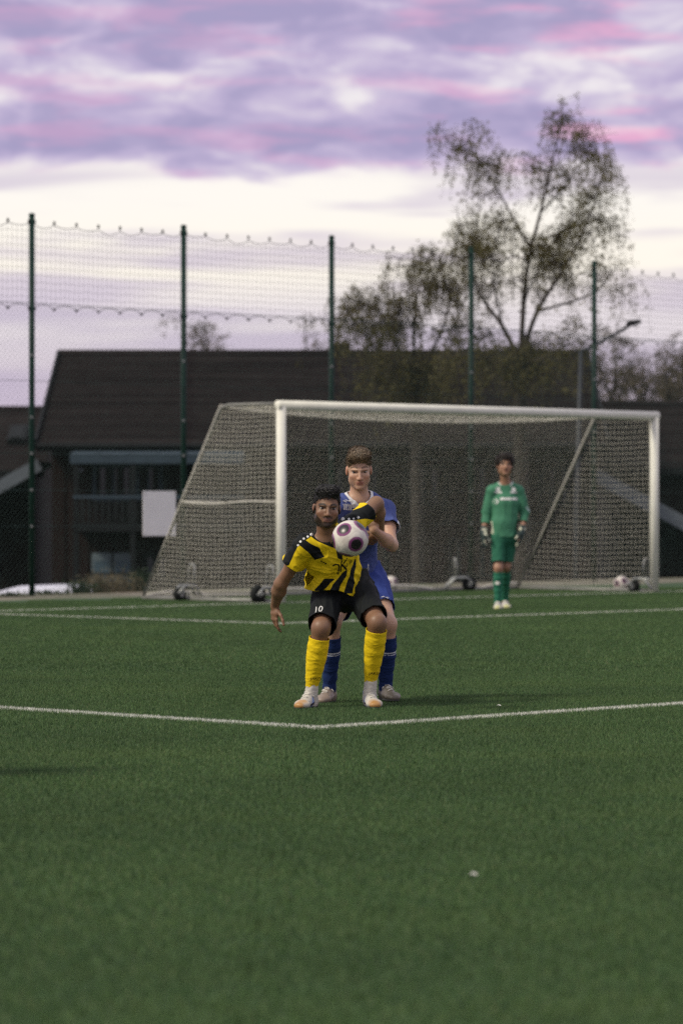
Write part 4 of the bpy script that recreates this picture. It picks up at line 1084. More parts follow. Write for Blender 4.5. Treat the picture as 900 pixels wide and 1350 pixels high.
def finish_body(v, c, R, hk, mat, root, beard=None, rx=1, brow_z=.031, brow_tilt=0.0, brow_w=.0058):
    V, F = v.net(); V = relax(V, F, 1, .35); q = (V - A3(c)) @ R / hk
    x, y, z = q[:, 0], q[:, 1], np.where(q[:, 2] > 0, q[:, 2], q[:, 2] / .88); ax = np.abs(x); fr = y < -.03; hd = (z > -.14) & (z < .14) & (ax < .11) & (y > -.15) & (y < .13)
    def soft(d, w=.003): return np.clip(.5 - d / w, 0, 1)
    bz = brow_z + (ax - .03) * brow_tilt - 14 * (ax - .034) ** 2
    brow = soft(np.maximum(np.abs(z - bz) - brow_w, np.abs(ax - .034) - .021), .004) * (fr & hd)
    er = np.sqrt(((ax - .032) / .0185) ** 2 + ((z - .0095) / .0105) ** 2); lash = np.clip(1 - np.abs(er - 1.0) / .30, 0, 1) * (z > .0085) * .75 * (fr & hd)
    brow = np.maximum(brow, lash)
    nost = np.clip(1 - np.sqrt(((ax - .010) / .007) ** 2 + ((z + .040) / .006) ** 2), 0, 1) * 1.2 * (y < -.08) * hd; brow = np.maximum(brow, np.clip(nost, 0, .8))  # nostril shade painted as dark colour, merged with the eyebrow mask
    lip = soft((np.sqrt((x / .026) ** 2 + ((z + .067) / .0155) ** 2) - 1) * .014, .005) * (fr & hd) * .85
    seam = np.clip(1 - np.abs(z + .0665) / .0035, 0, 1) * (ax < .019) * (fr & hd); brow = np.maximum(brow, seam * .85)  # shade line between the lips painted into the same mask
    bl = np.clip(1 - np.sqrt(((ax - .045) / .03) ** 2 + ((z + .03) / .025) ** 2), 0, 1) * .6 * (fr & hd)
    bl = np.maximum(bl, np.clip(1 - np.sqrt((x / .018) ** 2 + ((z + .03) / .02) ** 2), 0, 1) * .6 * (fr & hd)); bl = np.maximum(bl, (ax > .074) * (np.abs(z) < .04) * hd * .6)
    be = np.zeros(len(V))
    if beard is not None:
        nz = hash_noise(q * 160, 4) * .006 + hash_noise(q * 50, 5) * .004
        low = z + .080 - np.maximum(0, ax - .030) * 1.3 + nz          # jaw and chin below this line
        jaw = np.maximum(low, -(z + .124)); side = np.maximum(np.maximum(np.abs(ax - .066) - .012, np.abs(y + .012) - .016), z - .02)
        must = np.maximum(np.abs(z + .0515) - .0065, ax - .030) + nz * .6
        must = np.where(y < -.06, must, .02)
        d = np.minimum(np.minimum(jaw, side), must); d = np.maximum(d, y - .02); d = np.maximum(d, -((np.sqrt((x / .022) ** 2 + ((z + .067) / .012) ** 2) - 1) * .012))
        be = soft(d, .009) * hd * beard
    me = quads_mesh('body', V, F, {'brow': brow, 'lip': lip, 'beard': be, 'blush': bl}); o = link_mesh('body', me, mat, root)
    return o, V, F
def eyes(c, R, hk, V, F, root, gaze=(0, 0), eye_h=.0078):
    b = bvh_of(V, F); c = A3(c)
    for s in (-1, 1):
        p = c + R @ A3((s * .032, -.2, .010)) * hk if False else c + R @ (A3((s * .032, -.2, .0095)) * hk)
        h = b.ray_cast(Vector(p), Vector(R @ A3((0, 1, 0))), .3)
        if h[0] is None: continue
        e = A3(h[0]) + R @ A3((0, .0035, 0)); vs, fs, ir = [], [], []; nu, nv_ = 18, 12
        for i in range(nv_ + 1):
            for j in range(nu):
                th = math.pi * i / nv_; ph = 2 * math.pi * j / nu; l = A3((math.sin(th) * math.cos(ph) * .0160, math.sin(th) * math.sin(ph) * .0080, math.cos(th) * eye_h))
                vs.append(tuple(e + R @ (l * hk))); ir.append(min(1, math.hypot(l[0] - gaze[0], l[2] - gaze[1]) / .0084) if l[1] < 0.002 else 1)
        for i in range(nv_):
            for j in range(nu): fs.append((i * nu + j, i * nu + (j + 1) % nu, (i + 1) * nu + (j + 1) % nu, (i + 1) * nu + j))
        me = bpy.data.meshes.new('eye'); me.from_pydata(vs, [], fs); at = me.attributes.new('iris', 'FLOAT', 'POINT'); at.data.foreach_set('value', ir); me.update()
        link_mesh('eye', me, m_eye, root, True)
def hair(c, R, hk, ells, keep, mat, root, n=2600, L=.035, flow=None, seed=1, h=.004, amp=.004, wid=.0022):
    c = A3(c); v = Vol(c - .2, c + .2, h)
    for p, r, kk in ells: v.ell(c + R @ (A3(p) * hk), A3(r) * hk, R, kk)
    V, F = v.net(); N = normals(V, F); q = (V - c) @ R / hk
    V = V + N * (amp * (hash_noise(q * 70, seed) + .7 * hash_noise(q * 150, seed + 1)))[:, None]; q = (V - c) @ R / hk
    kp = keep(q[:, 0], q[:, 1] , q[:, 2] + hash_noise(q * 90, seed + 7) * .005); F = F[kp[F].all(axis=1)]
    me = quads_mesh('hair', V, F); o = link_mesh('hair', me, mat, root)
    rg = np.random.default_rng(seed); ids = np.unique(F); pick = rg.choice(ids, n); P = V[pick]; Nn = N[pick]; ql = q[pick]
    fl = flow(ql, rg) @ R.T; fl = fl - Nn * (fl * Nn).sum(1)[:, None]; fl /= np.linalg.norm(fl, axis=1)[:, None] + 1e-9
    ln = (L * rg.uniform(.5, 1.2, n) * hk)[:, None]; lift = rg.uniform(.12, .5, n)[:, None]
    P0 = P - Nn * .004; P1 = P0 + fl * ln * .5 + Nn * ln * lift * .6; P2 = P0 + fl * ln + Nn * ln * lift * .7 + rg.normal(0, .004, (n, 3))
    sd = np.cross(fl, Nn) * wid; VV = np.stack([P0 - sd, P0 + sd, P1 + sd * .8, P1 - sd * .8, P2], 1).reshape(-1, 3); b0 = np.arange(n)[:, None] * 5
    fq = np.concatenate([b0 + [0, 1, 2, 3]], 0); ft = b0 + [3, 2, 4]
    me = bpy.data.meshes.new('hair_strands'); me.from_pydata(VV.tolist(), [], fq.tolist() + ft.tolist()); me.update(); st = link_mesh('hair_strands', me, mat, o); tag(st, kind='stuff')
    return o
def cut_keep(V, F, *conds):
    k = np.ones(len(V), bool)
    for c in conds: k &= c
    return F[k[F].all(axis=1)]
def beyond(V, p, d, r, s=0.0):
    """points past a plane at p (direction d) and within r of its axis"""
    d = unit(d); w = V - A3(p); t = w @ d; rr = np.linalg.norm(w - np.outer(t, d), axis=1); return (t > s) & (rr < r)
def sock(root, knee, ankle, t0, rr, mat, seed, attrs=None, fwd=(0, -1, 0), low=.035, h=.0045, creases=.0030, endf=1.0):
    knee, ankle = A3(knee), A3(ankle); d = ankle - knee; L = np.linalg.norm(d); top = knee + d * t0; lo = np.minimum(knee, ankle) - .12; hi = np.maximum(knee, ankle) + .12
    v = Vol(lo, hi, h); n = len(rr); end = ankle + np.array((0, 0, -low))
    end2 = knee + d * endf; pts = [top - d / L * .03] + [top + (end2 - top) * i / (n - 1) for i in range(n)]; rs = [rr[0]] + list(rr)
    for i in range(len(pts) - 1): v.cone(pts[i], pts[i + 1], rs[i], rs[i + 1], .02)
    f = unit(fwd); v.ell(knee + d * (t0 + .22) - f * .018, (rr[1] * .72, rr[1] * .72, .075), None, .03)
    if endf >= 1: v.cone(pts[-1], end, rr[-1], rr[-1], .015)
    V, F = v.net(); N = normals(V, F); V = folds(V, N, creases, seed, d, .4, 22.0)
    t = (V - top) @ (d / L); F = cut_keep(V, F, t > 0) if endf >= 1 else cut_keep(V, F, t > 0, t < (endf - t0) * L + .012); V = smooth_rim(V, F); V[:, 2] = np.maximum(V[:, 2], .02)
    a = {k: fn(V, t) for k, fn in (attrs or {}).items()}
    me = quads_mesh('sock', V, F, a); o = link_mesh('sock', me, mat, root); shell(o, .003); return o, V, F
def shoe(root, ankle, toe, mat, seed, s=1.0, collar=.05, lift=0.0):
    ankle, toe = A3(ankle), A3(toe); f = toe - ankle; f[2] = 0; f = unit(f).astype(float); lat = np.array((-f[1], f[0], 0)); g = np.array((ankle[0], ankle[1], lift))
    v = Vol(g - np.array((.30, .30, .03)), g + np.array((.30, .30, .2)), .004)
    def P(a, b, z): return g + f * a * s + lat * b * s + np.array((0, 0, z * s))
    v.eseg(P(-.045, 0, .038), P(.05, 0, .040), (.034 * s, .036 * s), (.038 * s, .036 * s), lat, .02)
    v.eseg(P(.05, 0, .040), P(.13, .004, .032), (.038 * s, .036 * s), (.044 * s, .026 * s), lat, .02)
    v.eseg(P(.13, .004, .032), P(.175, .002, .026), (.044 * s, .026 * s), (.034 * s, .020 * s), lat, .02)
    v.cone(P(-.018, 0, .06), P(-.008, 0, .06 + collar), .040 * s, .040 * s, .02); v.cone(P(.0, 0, .09), P(.075, 0, .052), .030 * s, .024 * s, .02)
    V, F = v.net(); w = V - g; a, b_ = w @ f, w @ lat
    V[:, 2] = np.maximum(V[:, 2], lift + .012); top = lift + (.06 + collar) * s
    F = cut_keep(V, F, V[:, 2] < top); V = smooth_rim(V, F, 3)
    n1 = hash_noise(np.stack([a, b_, V[:, 2]], 1) * 34, seed)
    side = 1 - np.minimum(1, np.abs(b_) / .045)
    me = quads_mesh('shoe', V, F, {'toe': a / s - .170 + n1 * .012 - np.maximum(0, V[:, 2] - .03 - lift) * -.9, 'flank': (np.abs(a / s - .055 + (V[:, 2] - lift - .04) * .9) - .016) + np.where(np.abs(b_) > .020, 0, .2) + n1 * .008, 'swoosh': np.abs(V[:, 2] - lift - .045 * s + a * .22) - .0075 + np.where((a > .0) & (a < .12) & (np.abs(b_) > .022), 0, .1)})
    o = link_mesh('shoe', me, mat, root); shell(o, .003)
    m = MB()                                           # sole with studs
    pr = [(-.075, .0), (-.068, .024), (-.03, .034), (.03, .034), (.09, .041), (.14, .044), (.175, .034), (.195, .012)]
    ring = [P(a_, b1, 0) for a_, b1 in pr] + [P(a_, -b1, 0) for a_, b1 in reversed(pr[1:])]
    nR = len(ring); m.poly([p + np.array((0, 0, .008)) for p in ring] + [p + np.array((0, 0, .016)) for p in ring], [tuple(range(nR))[::-1], tuple(range(nR, 2 * nR))] + [(i, (i + 1) % nR, nR + (i + 1) % nR, nR + i) for i in range(nR)])
    m.build('sole', m_sole, o)
    for a_, b1 in ((-.05, .02), (-.05, -.02), (.08, .026), (.08, -.026), (.14, .028), (.14, -.028)):
        st = MB(); st.lathe(P(a_, b1, 0) + np.array((0, 0, .0095)), (0, 0, -1), [(0, .007), (.0095, .005)], 7); st.build('stud', m_sole, o)
    lc = MB()
    b = bvh_of(V, F)
    for k in range(5):
        a0 = .028 + k * .017; pts = []
        for j in range(7):
            bb = (-.018 + .036 * j / 6) * s; p = P(a0 + (.004 if k % 2 else -.004) * (j - 3) / 3, 0, 0) + lat * bb; h_ = b.ray_cast(Vector((p[0], p[1], lift + .3)), Vector((0, 0, -1)), .4)
            if h_[0] is not None: pts.append(h_[0] + Vector((0, 0, .003)))
        if len(pts) > 2: lc.tube(pts, .0032, 5)
    p0 = Vector(P(.03, 0, .085)); 
    lc.tube([p0, p0 + Vector(lat * .02) + Vector((0, 0, .012)), p0 + Vector(lat * .042) + Vector(f * .01) + Vector((0, 0, -.008))], .003, 5); lc.tube([p0, p0 - Vector(lat * .018) + Vector((0, 0, .012)), p0 - Vector(lat * .036) + Vector(f * .012) + Vector((0, 0, -.006))], .003, 5)
    lo_ = lc.build('laces', m_lace, o, True); tag(lo_, kind='stuff')
    return o
def loft_cloth(name, vol_fn, lo, hi, cuts, mat, root, amp, seed, axis, h=.005, attrs=None, th=.004, stretch=3.0, fq=15.0, post=None):
    v = Vol(lo, hi, h); vol_fn(v); V, F = v.net(); V = relax(V, F, 1, .4); N = normals(V, F); V = folds(V, N, amp, seed, axis, stretch, fq)
    if post is not None: V = post(V, N)
    F = cut_keep(V, F, *[c(V) for c in cuts]); V = smooth_rim(V, F); a = {k: fn(V) for k, fn in (attrs or {}).items()}
    me = quads_mesh(name, V, F, a); o = link_mesh(name, me, mat, root); shell(o, th); return o, V, F
m_sole = simple('boot_sole', (.05, .05, .05), .6, .2, 20); m_lace = simple('boot_lace', (.62, .60, .54), .8, .08, 30); m_white = simple('print_white', (.72, .72, .70), .7, .05, 30); m_blackprint = simple('print_black', (.008, .008, .007), .7, .1, 30)

def boots(name, col, toe=None, flank=None, swoosh=None):
    M = Mat(name); n = M.noise(40, 4); base = M.mix(M.math('MULTIPLY', n, .6), scl(col, .72), scl(col, 1.15)); c = base
    if flank: c = M.mix(M.math('LESS_THAN', M.attr('flank').outputs['Fac'], 0.), c, flank)
    if toe: c = M.mix(M.ramp(M.math('ADD', M.math('MULTIPLY', M.attr('toe').outputs['Fac'], 20), .5), [(.2, 0.), (.8, 1.)]), c, toe)
    if swoosh: c = M.mix(M.math('LESS_THAN', M.attr('swoosh').outputs['Fac'], 0.), c, swoosh)
    M.set(Base_Color=c, Roughness=.45); M.bump(n, .2, .004); return M.m

# ================================================================== player in yellow and black
D1 = 21.4
ORG1 = Vector((0.0, D1, 0)); p1 = empty('person', ORG1)
tag(p1, 'crouching player in yellow and black striped shirt, black shorts and yellow socks', 'person', 'footballers')
def J1(px, py, dy): return A3(W(px, py, D1 + dy) - ORG1)
YEL = (.76, .55, .012); BLK = (.010, .012, .012)
j = dict(la=J1(409, 917, .02), lt=J1(391, 933, -.17), ra=J1(487, 910, .10), rt=J1(494, 930, -.07), lk=J1(423, 828, -.08), rk=J1(497, 821, -.05),
         lh=J1(434, 779, .30), rh=J1(472, 777, .30), pel=J1(453, 775, .31), wst=J1(446, 752, .22), cst=J1(437, 726, .07), nb=J1(430, 705, -.02),
         ls=J1(402, 719, -.04), rs=J1(465, 692, .08), le=J1(370, 770, .10), lw=J1(362, 799, .24), re=J1(496, 664, .22), rw=J1(500.5, 703, .39))
H1 = J1(430.5, 671, -.10); R1 = head_rot(5, 5, 3)
sk1 = skin_mat('skin_tan', (.235, .130, .076), None, (.012, .009, .008), (.19, .08, .06), (.014, .010, .008))
v = Vol((-.50, -.40, -.02), (.36, .62, 1.42), .0045)
lat_h = j['rh'] - j['lh']; lat_s = j['rs'] - j['ls']
v.eseg(j['pel'], j['wst'], (.130, .095), (.120, .088), lat_h, .04); v.eseg(j['wst'], j['cst'], (.120, .088), (.140, .10), lat_s, .04); v.eseg(j['cst'], j['nb'] - A3((0, 0, .04)), (.140, .10), (.085, .065), lat_s, .04)
for a in ('ls', 'rs'): v.cone(j['nb'] - A3((0, 0, .03)), j[a], .036, .042, .03)
nk = H1 + R1 @ A3((0, .012, -.07)); v.cone(j['nb'] - A3((0, 0, .02)), nk, .060, .056, .025)
arm_body(v, j['ls'], j['le'], j['lw']); arm_body(v, j['rs'], j['re'], j['rw'], 1.08)
leg_body(v, j['lh'], j['lk'], j['la'], j['lt']); leg_body(v, j['rh'], j['rk'], j['ra'], j['rt'])
add_hand(v, j['lw'], (-.02, .05, -1), (.9, .45, 0), (.35, -.9, 0), (.18, .32, .3), curls=[(.15, .2, .2), (.3, .35, .3), (.4, .45, .4), (.5, .5, .4)], spread=.05, thumb=.1)
add_hand(v, j['rw'], (-.55, .5, -.5), (-.2, .6, .5), (0, -.5, .6), (.2, .3, .3))
add_head(v, H1, R1, 1.02, 1.06)
b1, V1, F1 = finish_body(v, H1, R1, 1.02, sk1, p1, beard=.88, brow_w=.0052, brow_tilt=-.06, brow_z=.035)
eyes(H1, R1, 1.02, V1, F1, p1, (.001, .0))
hr1 = hair_mat('hair_black', (.010, .009, .008))
def keep1(x, y, z):
    ax = np.abs(x); f = np.interp(y, [-.10, -.07, -.045, -.02, .0, .03, .06, .12], [.080, .072, .058, .022, .030, .034, -.01, -.04]); return z > f
hair(H1, R1, 1.02, [((0, .016, .050), (.0785, .0985, .086), .01), ((0, -.045, .108), (.056, .044, .034), .03), ((-.03, -.025, .112), (.042, .05, .030), .02), ((.03, -.035, .112), (.042, .05, .032), .02)], keep1, hr1, p1, 3800, .022, lambda q, rg: np.stack([q[:, 0] * 3 + rg.normal(0, .6, len(q)), -.3 + rg.normal(0, .6, len(q)), .3 + rg.normal(0, .5, len(q))], 1), 5, amp=.005)
# socks, boots
blackline = lambda V, t: np.full(len(V), 1.0)
m_sock1 = cloth_mat('sock_yellow', YEL); m_tape = simple('sock_white', (.56, .53, .47), .85, .1, 20)
S1 = []
for kn, an, to, t0, sd in (('lk', 'la', 'lt', .14, 3), ('rk', 'ra', 'rt', .10, 4)):
    o, Vs, Fs = sock(p1, j[kn], j[an], t0, (.059, .061, .058, .051, .044, .040), m_sock1, sd, low=-.012, endf=.86); S1.append((o, Vs, Fs, j[kn], j[an]))
    # white ankle sock showing under the cut yellow sleeve
    v = Vol(j[an] - .16, j[an] + .18, .004); v.cone(j[an] + (j[kn] - j[an]) * .22, j[an] - A3((0, 0, .045)), .037, .043, .02); Vq, Fq = v.net(); Nq = normals(Vq, Fq); Vq = folds(Vq, Nq, .002, sd + 9, (0, 0, 1), .4, 40)
    link_mesh('ankle_sock', quads_mesh('ankle_sock', Vq, Fq), m_tape, p1)
m_boot1 = boots('boot_white', (.64, .60, .52), (.42, .22, .07), (.16, .26, .52), (.03, .02, .05))
shoe(p1, j['la'], j['lt'], m_boot1, 2, 1.0, .045); shoe(p1, j['ra'], j['rt'], m_boot1, 3, 1.0, .045)
for o, Vs, Fs, kn, an in S1:
    P, Fc = text_shape('JAKO', .026, 0, 1.15); c = A3(kn) + (A3(an) - A3(kn)) * .76; up = Vector(A3(kn) - A3(an)).normalized()
    decal('sock_lettering', P, Fc, c + A3((.012, 0, 0)), (1, 0, 0), up, (.15, -1, .1), bvh_of(Vs, Fs), m_blackprint, o)
# shorts
m_short1 = cloth_mat('shorts_black', (.011, .013, .014))
le_, re_ = j['lk'] + (j['lh'] - j['lk']) * .08, j['rk'] + (j['rh'] - j['rk']) * .15
def vf(v):
    v.eseg(j['pel'] + A3((0, .02, .09)), j['pel'] - A3((0, 0, .03)), (.150, .115), (.162, .122), lat_h, .03)
    for h_, k_, e_ in ((j['lh'], j['lk'], le_), (j['rh'], j['rk'], re_)):
        v.cone(h_, e_, .102, .082, .04); v.cone(e_, e_ + (k_ - h_) * .12, .082, .082, .02)
    v.cone(j['lh'] - A3((0, .1, .02)), j['rh'] - A3((0, .1, .02)), .09, .09, .04)
o_s1, Vs1, Fs1 = loft_cloth('shorts', vf, (-.40, -.25, .35), (.40, .60, 1.0), [lambda V: ~beyond(V, le_, j['lk'] - j['lh'], .16), lambda V: ~beyond(V, re_, j['rk'] - j['rh'], .16), lambda V: ~beyond(V, j['pel'] + A3((0, .03, .12)), (0, -.1, 1), .3)], m_short1, p1, .011, 21, (0, -.6, -.6), fq=16)
bv = bvh_of(Vs1, Fs1)
P, Fc = text_shape('10', .075, 0, .8); decal('short_number', P, Fc, J1(419.5, 804, -.05), (1, 0, .12), (-.1, -.25, 1), (-.1, -1, .2), bv, m_white, o_s1, .008)
decal('short_emblem', [(0, 0), (.022, -.004), (.03, -.03), (.018, -.02)], [(0, 1, 2, 3)], J1(503, 797, -.05), (1, 0, 0), (0, 0, 1), (.2, -1, .3), bv, m_white, o_s1)
# jersey
lse = j['ls'] + (j['le'] - j['ls']) * .50; rse = j['rs'] + (j['re'] - j['rs']) * .62
hemc = J1(437, 777, .16); wl_ = J1(440, 752, .15)
def vf(v):
    v.eseg(hemc - A3((0, -.01, .05)), wl_, (.178, .120), (.160, .112), lat_h, .03); v.eseg(wl_, j['cst'], (.160, .112), (.168, .122), lat_s, .04); v.eseg(j['cst'], j['nb'] - A3((0, -.02, .045)), (.172, .128), (.125, .085), lat_s, .04)
    for a, e_, r1 in (('ls', lse, .070), ('rs', rse, .064)):
        s_ = j[a]; d = e_ - s_; v.cone(j['nb'] - A3((0, -.01, .04)), s_, .056, .062, .03); v.cone(s_, e_, .066, r1, .035); v.cone(e_, e_ + d * .25, r1, r1 * 1.02, .02)
pb = []
for sc_, ox, oy, pl in ((5.0, 350, 680, [
        [(345, 45), (255, 100), (195, 150), (150, 215), (105, 330), (150, 322), (185, 245), (215, 185), (280, 145), (330, 105)],
        [(213, 178), (250, 155), (300, 190), (350, 215), (382, 268), (325, 285), (285, 235)],
        [(300, 100), (345, 110), (400, 150), (455, 180), (455, 208), (400, 187), (345, 162), (310, 137)],
        [(470, 235), (500, 255), (503, 285), (478, 275)]]),
        (11.25, 410, 725, [[(660, 150), (650, 250), (630, 330), (620, 420), (635, 500), (600, 640), (500, 640), (545, 480), (580, 400), (600, 290)],
        [(525, 310), (510, 390), (470, 450), (420, 540), (400, 640), (270, 640), (330, 520), (400, 440), (470, 350)],
        [(330, 440), (270, 490), (220, 550), (170, 600), (60, 600), (130, 530), (200, 440)]]),
        (4.09, 340, 570, [[(425, 445), (450, 432), (500, 428), (560, 408), (600, 385), (640, 370), (630, 470), (578, 462), (520, 470), (440, 492), (425, 480)]])):
    for q in pl: pb.append([(J1(ox + x / sc_, oy + y / sc_, 0)[0], J1(ox + x / sc_, oy + y / sc_, 0)[2]) for x, y in q])
def black1(V):
    P = V[:, [0, 2]].copy(); P[:, 0] += hash_noise(V * 24, 8) * .002; d = np.full(len(V), 9.)
    for q in pb: d = np.minimum(d, poly_sd(P, q))
    return d - .005
m_jer1 = cloth_mat('jersey_yellow_black', YEL, BLK, 'black', .6)
hemd = unit(hemc - wl_)
def hemcut(V):
    w = V - hemc; t = w @ hemd + .022 * np.sin(w[:, 0] * 16 + 1) - w[:, 0] * .10; return ~((t > .012) & (np.abs(w[:, 0]) < .24) & (V[:, 2] < 1.0))
nkd = unit(nk - j['nb'])
def drape(V, N):
    w = V - hemc; t = np.clip(1 - (V[:, 2] - hemc[2] + .05) / .25, 0, 1); a = np.sin(w[:, 0] * 62 + 2.5 * np.sin(V[:, 2] * 12) + 9 * w[:, 1]); 
    # diagonal pull creases towards the raised arm
    dg = (V[:, 0] * .55 + V[:, 2] * .83); cr = np.sin(dg * 110 + 3 * hash_noise(V * 7, 3)) * np.clip(hash_noise(V * 5 + 2, 6) + .4, 0, 1)
    return V + N * (.013 * a * t + .008 * cr * (N[:, 1] < .2))[:, None]
o_j1, Vj1, Fj1 = loft_cloth('jersey', vf, (-.50, -.35, .6), (.40, .55, 1.45), [lambda V: ~beyond(V, lse, j['le'] - j['ls'], .15), lambda V: ~beyond(V, rse, j['re'] - j['rs'], .12), hemcut, lambda V: ~beyond(V, j['nb'] + A3((0, -.01, -.01)), nkd, .074, .008)], m_jer1, p1, .012, 31, (.5, -.3, -.8), attrs={'black': black1}, h=.0045, fq=17, post=drape)
bj = bvh_of(Vj1, Fj1)
for sc_, ox, oy, pts in ((5.0, 350, 680, [(303, 124, .011), (278, 143, .0075), (252, 158, .0075), (230, 178, .0075), (214, 201, .0065)]), (4.09, 340, 570, [(458, 456, .012), (490, 459, .008), (516, 456, .006), (541, 448, .008)])):
    for x, y, r in pts:
        P, Fc = disc(r, 10); decal('shoulder_badge', P, Fc, J1(ox + x / sc_, oy + y / sc_, -.05), (1, 0, 0), (0, 0, 1), (0, -1, .15), bj, m_white, o_j1)
for tx, sz, px, py, sx, sh in (('K', .105, 450.5, 748, .8, .5), ('u', .05, 455.5, 746.5, .8, .4), ('n', .045, 461.5, 742.5, .8, .4)):
    P, Fc = text_shape(tx, sz, sh, sx); decal('chest_lettering', P, Fc, J1(px, py, -.05), (1, 0, .30), (-.30, 0, 1), (0, -1, -.1), bj, m_blackprint, o_j1)
for px, py in ((423.5, 740), (426.5, 741.5), (429, 743)): decal('chest_lettering', [(-.006, -.003), (.004, -.006), (.006, .002), (-.003, .006)], [(0, 1, 2, 3)], J1(px, py, -.05), (1, 0, 0), (0, 0, 1), (0, -1, -.1), bj, m_blackprint, o_j1)
# a swash before the K
sw = [(438.5, 746), (442, 744), (446, 744.5), (447, 748), (446, 753), (445, 757.5)]; m = MB(); pts2 = []
for x, y in sw: pts2.append(J1(x, y, 0))
rb = []; 
for i, p in enumerate(pts2):
    d = pts2[min(i + 1, 5)] - pts2[max(i - 1, 0)]; n_ = np.array((-d[2], 0, d[0])); n_ /= np.linalg.norm(n_); rb += [(p[0] - n_[0] * .0045, p[2] - n_[2] * .0045), (p[0] + n_[0] * .0045, p[2] + n_[2] * .0045)]
decal('chest_lettering', rb, [(2 * i, 2 * i + 1, 2 * i + 3, 2 * i + 2) for i in range(5)], (0, -.05, 0), (1, 0, 0), (0, 0, 1), (0, -1, 0), bj, m_blackprint, o_j1, reach=.4)

# ================================================================== player in blue
D2 = 22.0
ORG2 = Vector((.10, D2, 0)); p2 = empty('person', ORG2)
tag(p2, 'player in a blue shirt and blue shorts, standing close behind the crouching one', 'person', 'footballers')
def J2(px, py, dy): return A3(W(px, py, D2 + dy) - ORG2)
BLU = (.064, .088, .25)
j = dict(la=J2(434, 906, .0), lt=J2(422, 924, -.17), ra=J2(508, 904, .08), rt=J2(521, 918, -.10), lk=J2(438, 820, -.12), rk=J2(511, 823, -.04),
         lh=J2(460, 768, .26), rh=J2(490, 768, .28), pel=J2(475, 763, .27), wst=J2(468, 733, .22), cst=J2(471, 690, .09), nb=J2(473, 650, .03),
         ls=J2(444, 668, -.02), rs=J2(507, 674, .10), le=J2(436, 722, .08), lw=J2(450, 742, -.02), re=J2(516, 719, -.10), rw=J2(493, 699, -.31))
H2 = J2(473, 620.5, -.03); R2 = head_rot(3, 15, -2)
sk2 = skin_mat('skin_fair', (.52, .32, .22), None, (.2, .1, .06), (.36, .14, .11), (.10, .058, .032))
v = Vol((-.45, -.45, -.02), (.40, .55, 1.68), .0045)
lat_h = j['rh'] - j['lh']; lat_s = j['rs'] - j['ls']
v.eseg(j['pel'], j['wst'], (.120, .09), (.110, .08), lat_h, .04); v.eseg(j['wst'], j['cst'], (.110, .08), (.130, .095), lat_s, .04); v.eseg(j['cst'], j['nb'] - A3((0, 0, .05)), (.130, .09), (.085, .06), lat_s, .04)
for a in ('ls', 'rs'): v.cone(j['nb'] - A3((0, 0, .03)), j[a], .034, .040, .03)
nk = H2 + R2 @ A3((0, .012, -.07)); v.cone(j['nb'] - A3((0, 0, .03)), nk, .058, .054, .025)
arm_body(v, j['ls'], j['le'], j['lw'], .96); arm_body(v, j['rs'], j['re'], j['rw'], .98)
leg_body(v, j['lh'], j['lk'], j['la'], j['lt']); leg_body(v, j['rh'], j['rk'], j['ra'], j['rt'])
add_hand(v, j['rw'], (-.20, -.06, 1), (-.2, .97, .1), (.9, .1, .2), curls=[(.25, .35, .3), (.75, .9, .6), (.9, 1.0, .7), (1.0, 1.0, .7)], spread=.1, thumb=.0, k=.95)
add_hand(v, j['lw'], (.3, -.4, -.6), (.2, -.9, .2), (.6, -.1, .5), (.3, .4, .3))
add_head(v, H2, R2, .98, .95)
b2, V2, F2 = finish_body(v, H2, R2, .99, sk2, p2, brow_w=.0040, brow_tilt=-.10, brow_z=.042)
eyes(H2, R2, .99, V2, F2, p2, (.0, -.0028), .0070)
hr2 = hair_mat('hair_brown', (.16, .115, .07))
def keep2(x, y, z):
    ax = np.abs(x); f = np.interp(y, [-.11, -.08, -.055, -.03, -.005, .03, .06, .12], [.076, .070, .056, .030, .033, .036, -.01, -.04]); return z > f
hair(H2, R2, .99, [((0, .016, .053), (.0775, .098, .084), .01), ((0, -.045, .108), (.058, .048, .034), .03), ((.028, -.052, .112), (.045, .042, .036), .02), ((-.035, -.05, .100), (.036, .040, .030), .02), ((0, .02, .118), (.06, .065, .030), .02)], keep2, hr2, p2, 5200, .028, lambda q, rg: np.stack([q[:, 0] * 4 + .35 + rg.normal(0, .5, len(q)), -.55 + rg.normal(0, .4, len(q)), .55 + rg.normal(0, .4, len(q))], 1), 9, amp=.0040)
m_sock2 = cloth_mat('sock_navy', (.014, .030, .105), (.55, .57, .62), 'band')
for kn, an, t0, sd in (('lk', 'la', .22, 13), ('rk', 'ra', .19, 14)):
    o, Vs, Fs = sock(p2, j[kn], j[an], t0, (.055, .057, .054, .047, .042, .040), m_sock2, sd, attrs={'band': (lambda V, t: np.minimum(np.abs(t - .098) - .0045, np.abs(t - .112) - .0022))}, low=.02)
m_boot2 = boots('boot_tan', (.30, .235, .185), (.26, .20, .16), None, (.16, .13, .11)); m_boot2b = boots('boot_brown', (.15, .13, .10), None, None, (.08, .07, .06))  # second boot has a darker base colour than the first
shoe(p2, j['la'], j['lt'], m_boot2, 2, 1.0, .05); so = shoe(p2, j['ra'], j['rt'], m_boot2b, 3, 1.0, .05, .012); so['label'] = 'darker brown boot'
m_short2 = cloth_mat('shorts_blue', (.038, .062, .25))
le_, re_ = j['lk'] + (j['lh'] - j['lk']) * .30, j['rk'] + (j['rh'] - j['rk']) * .36
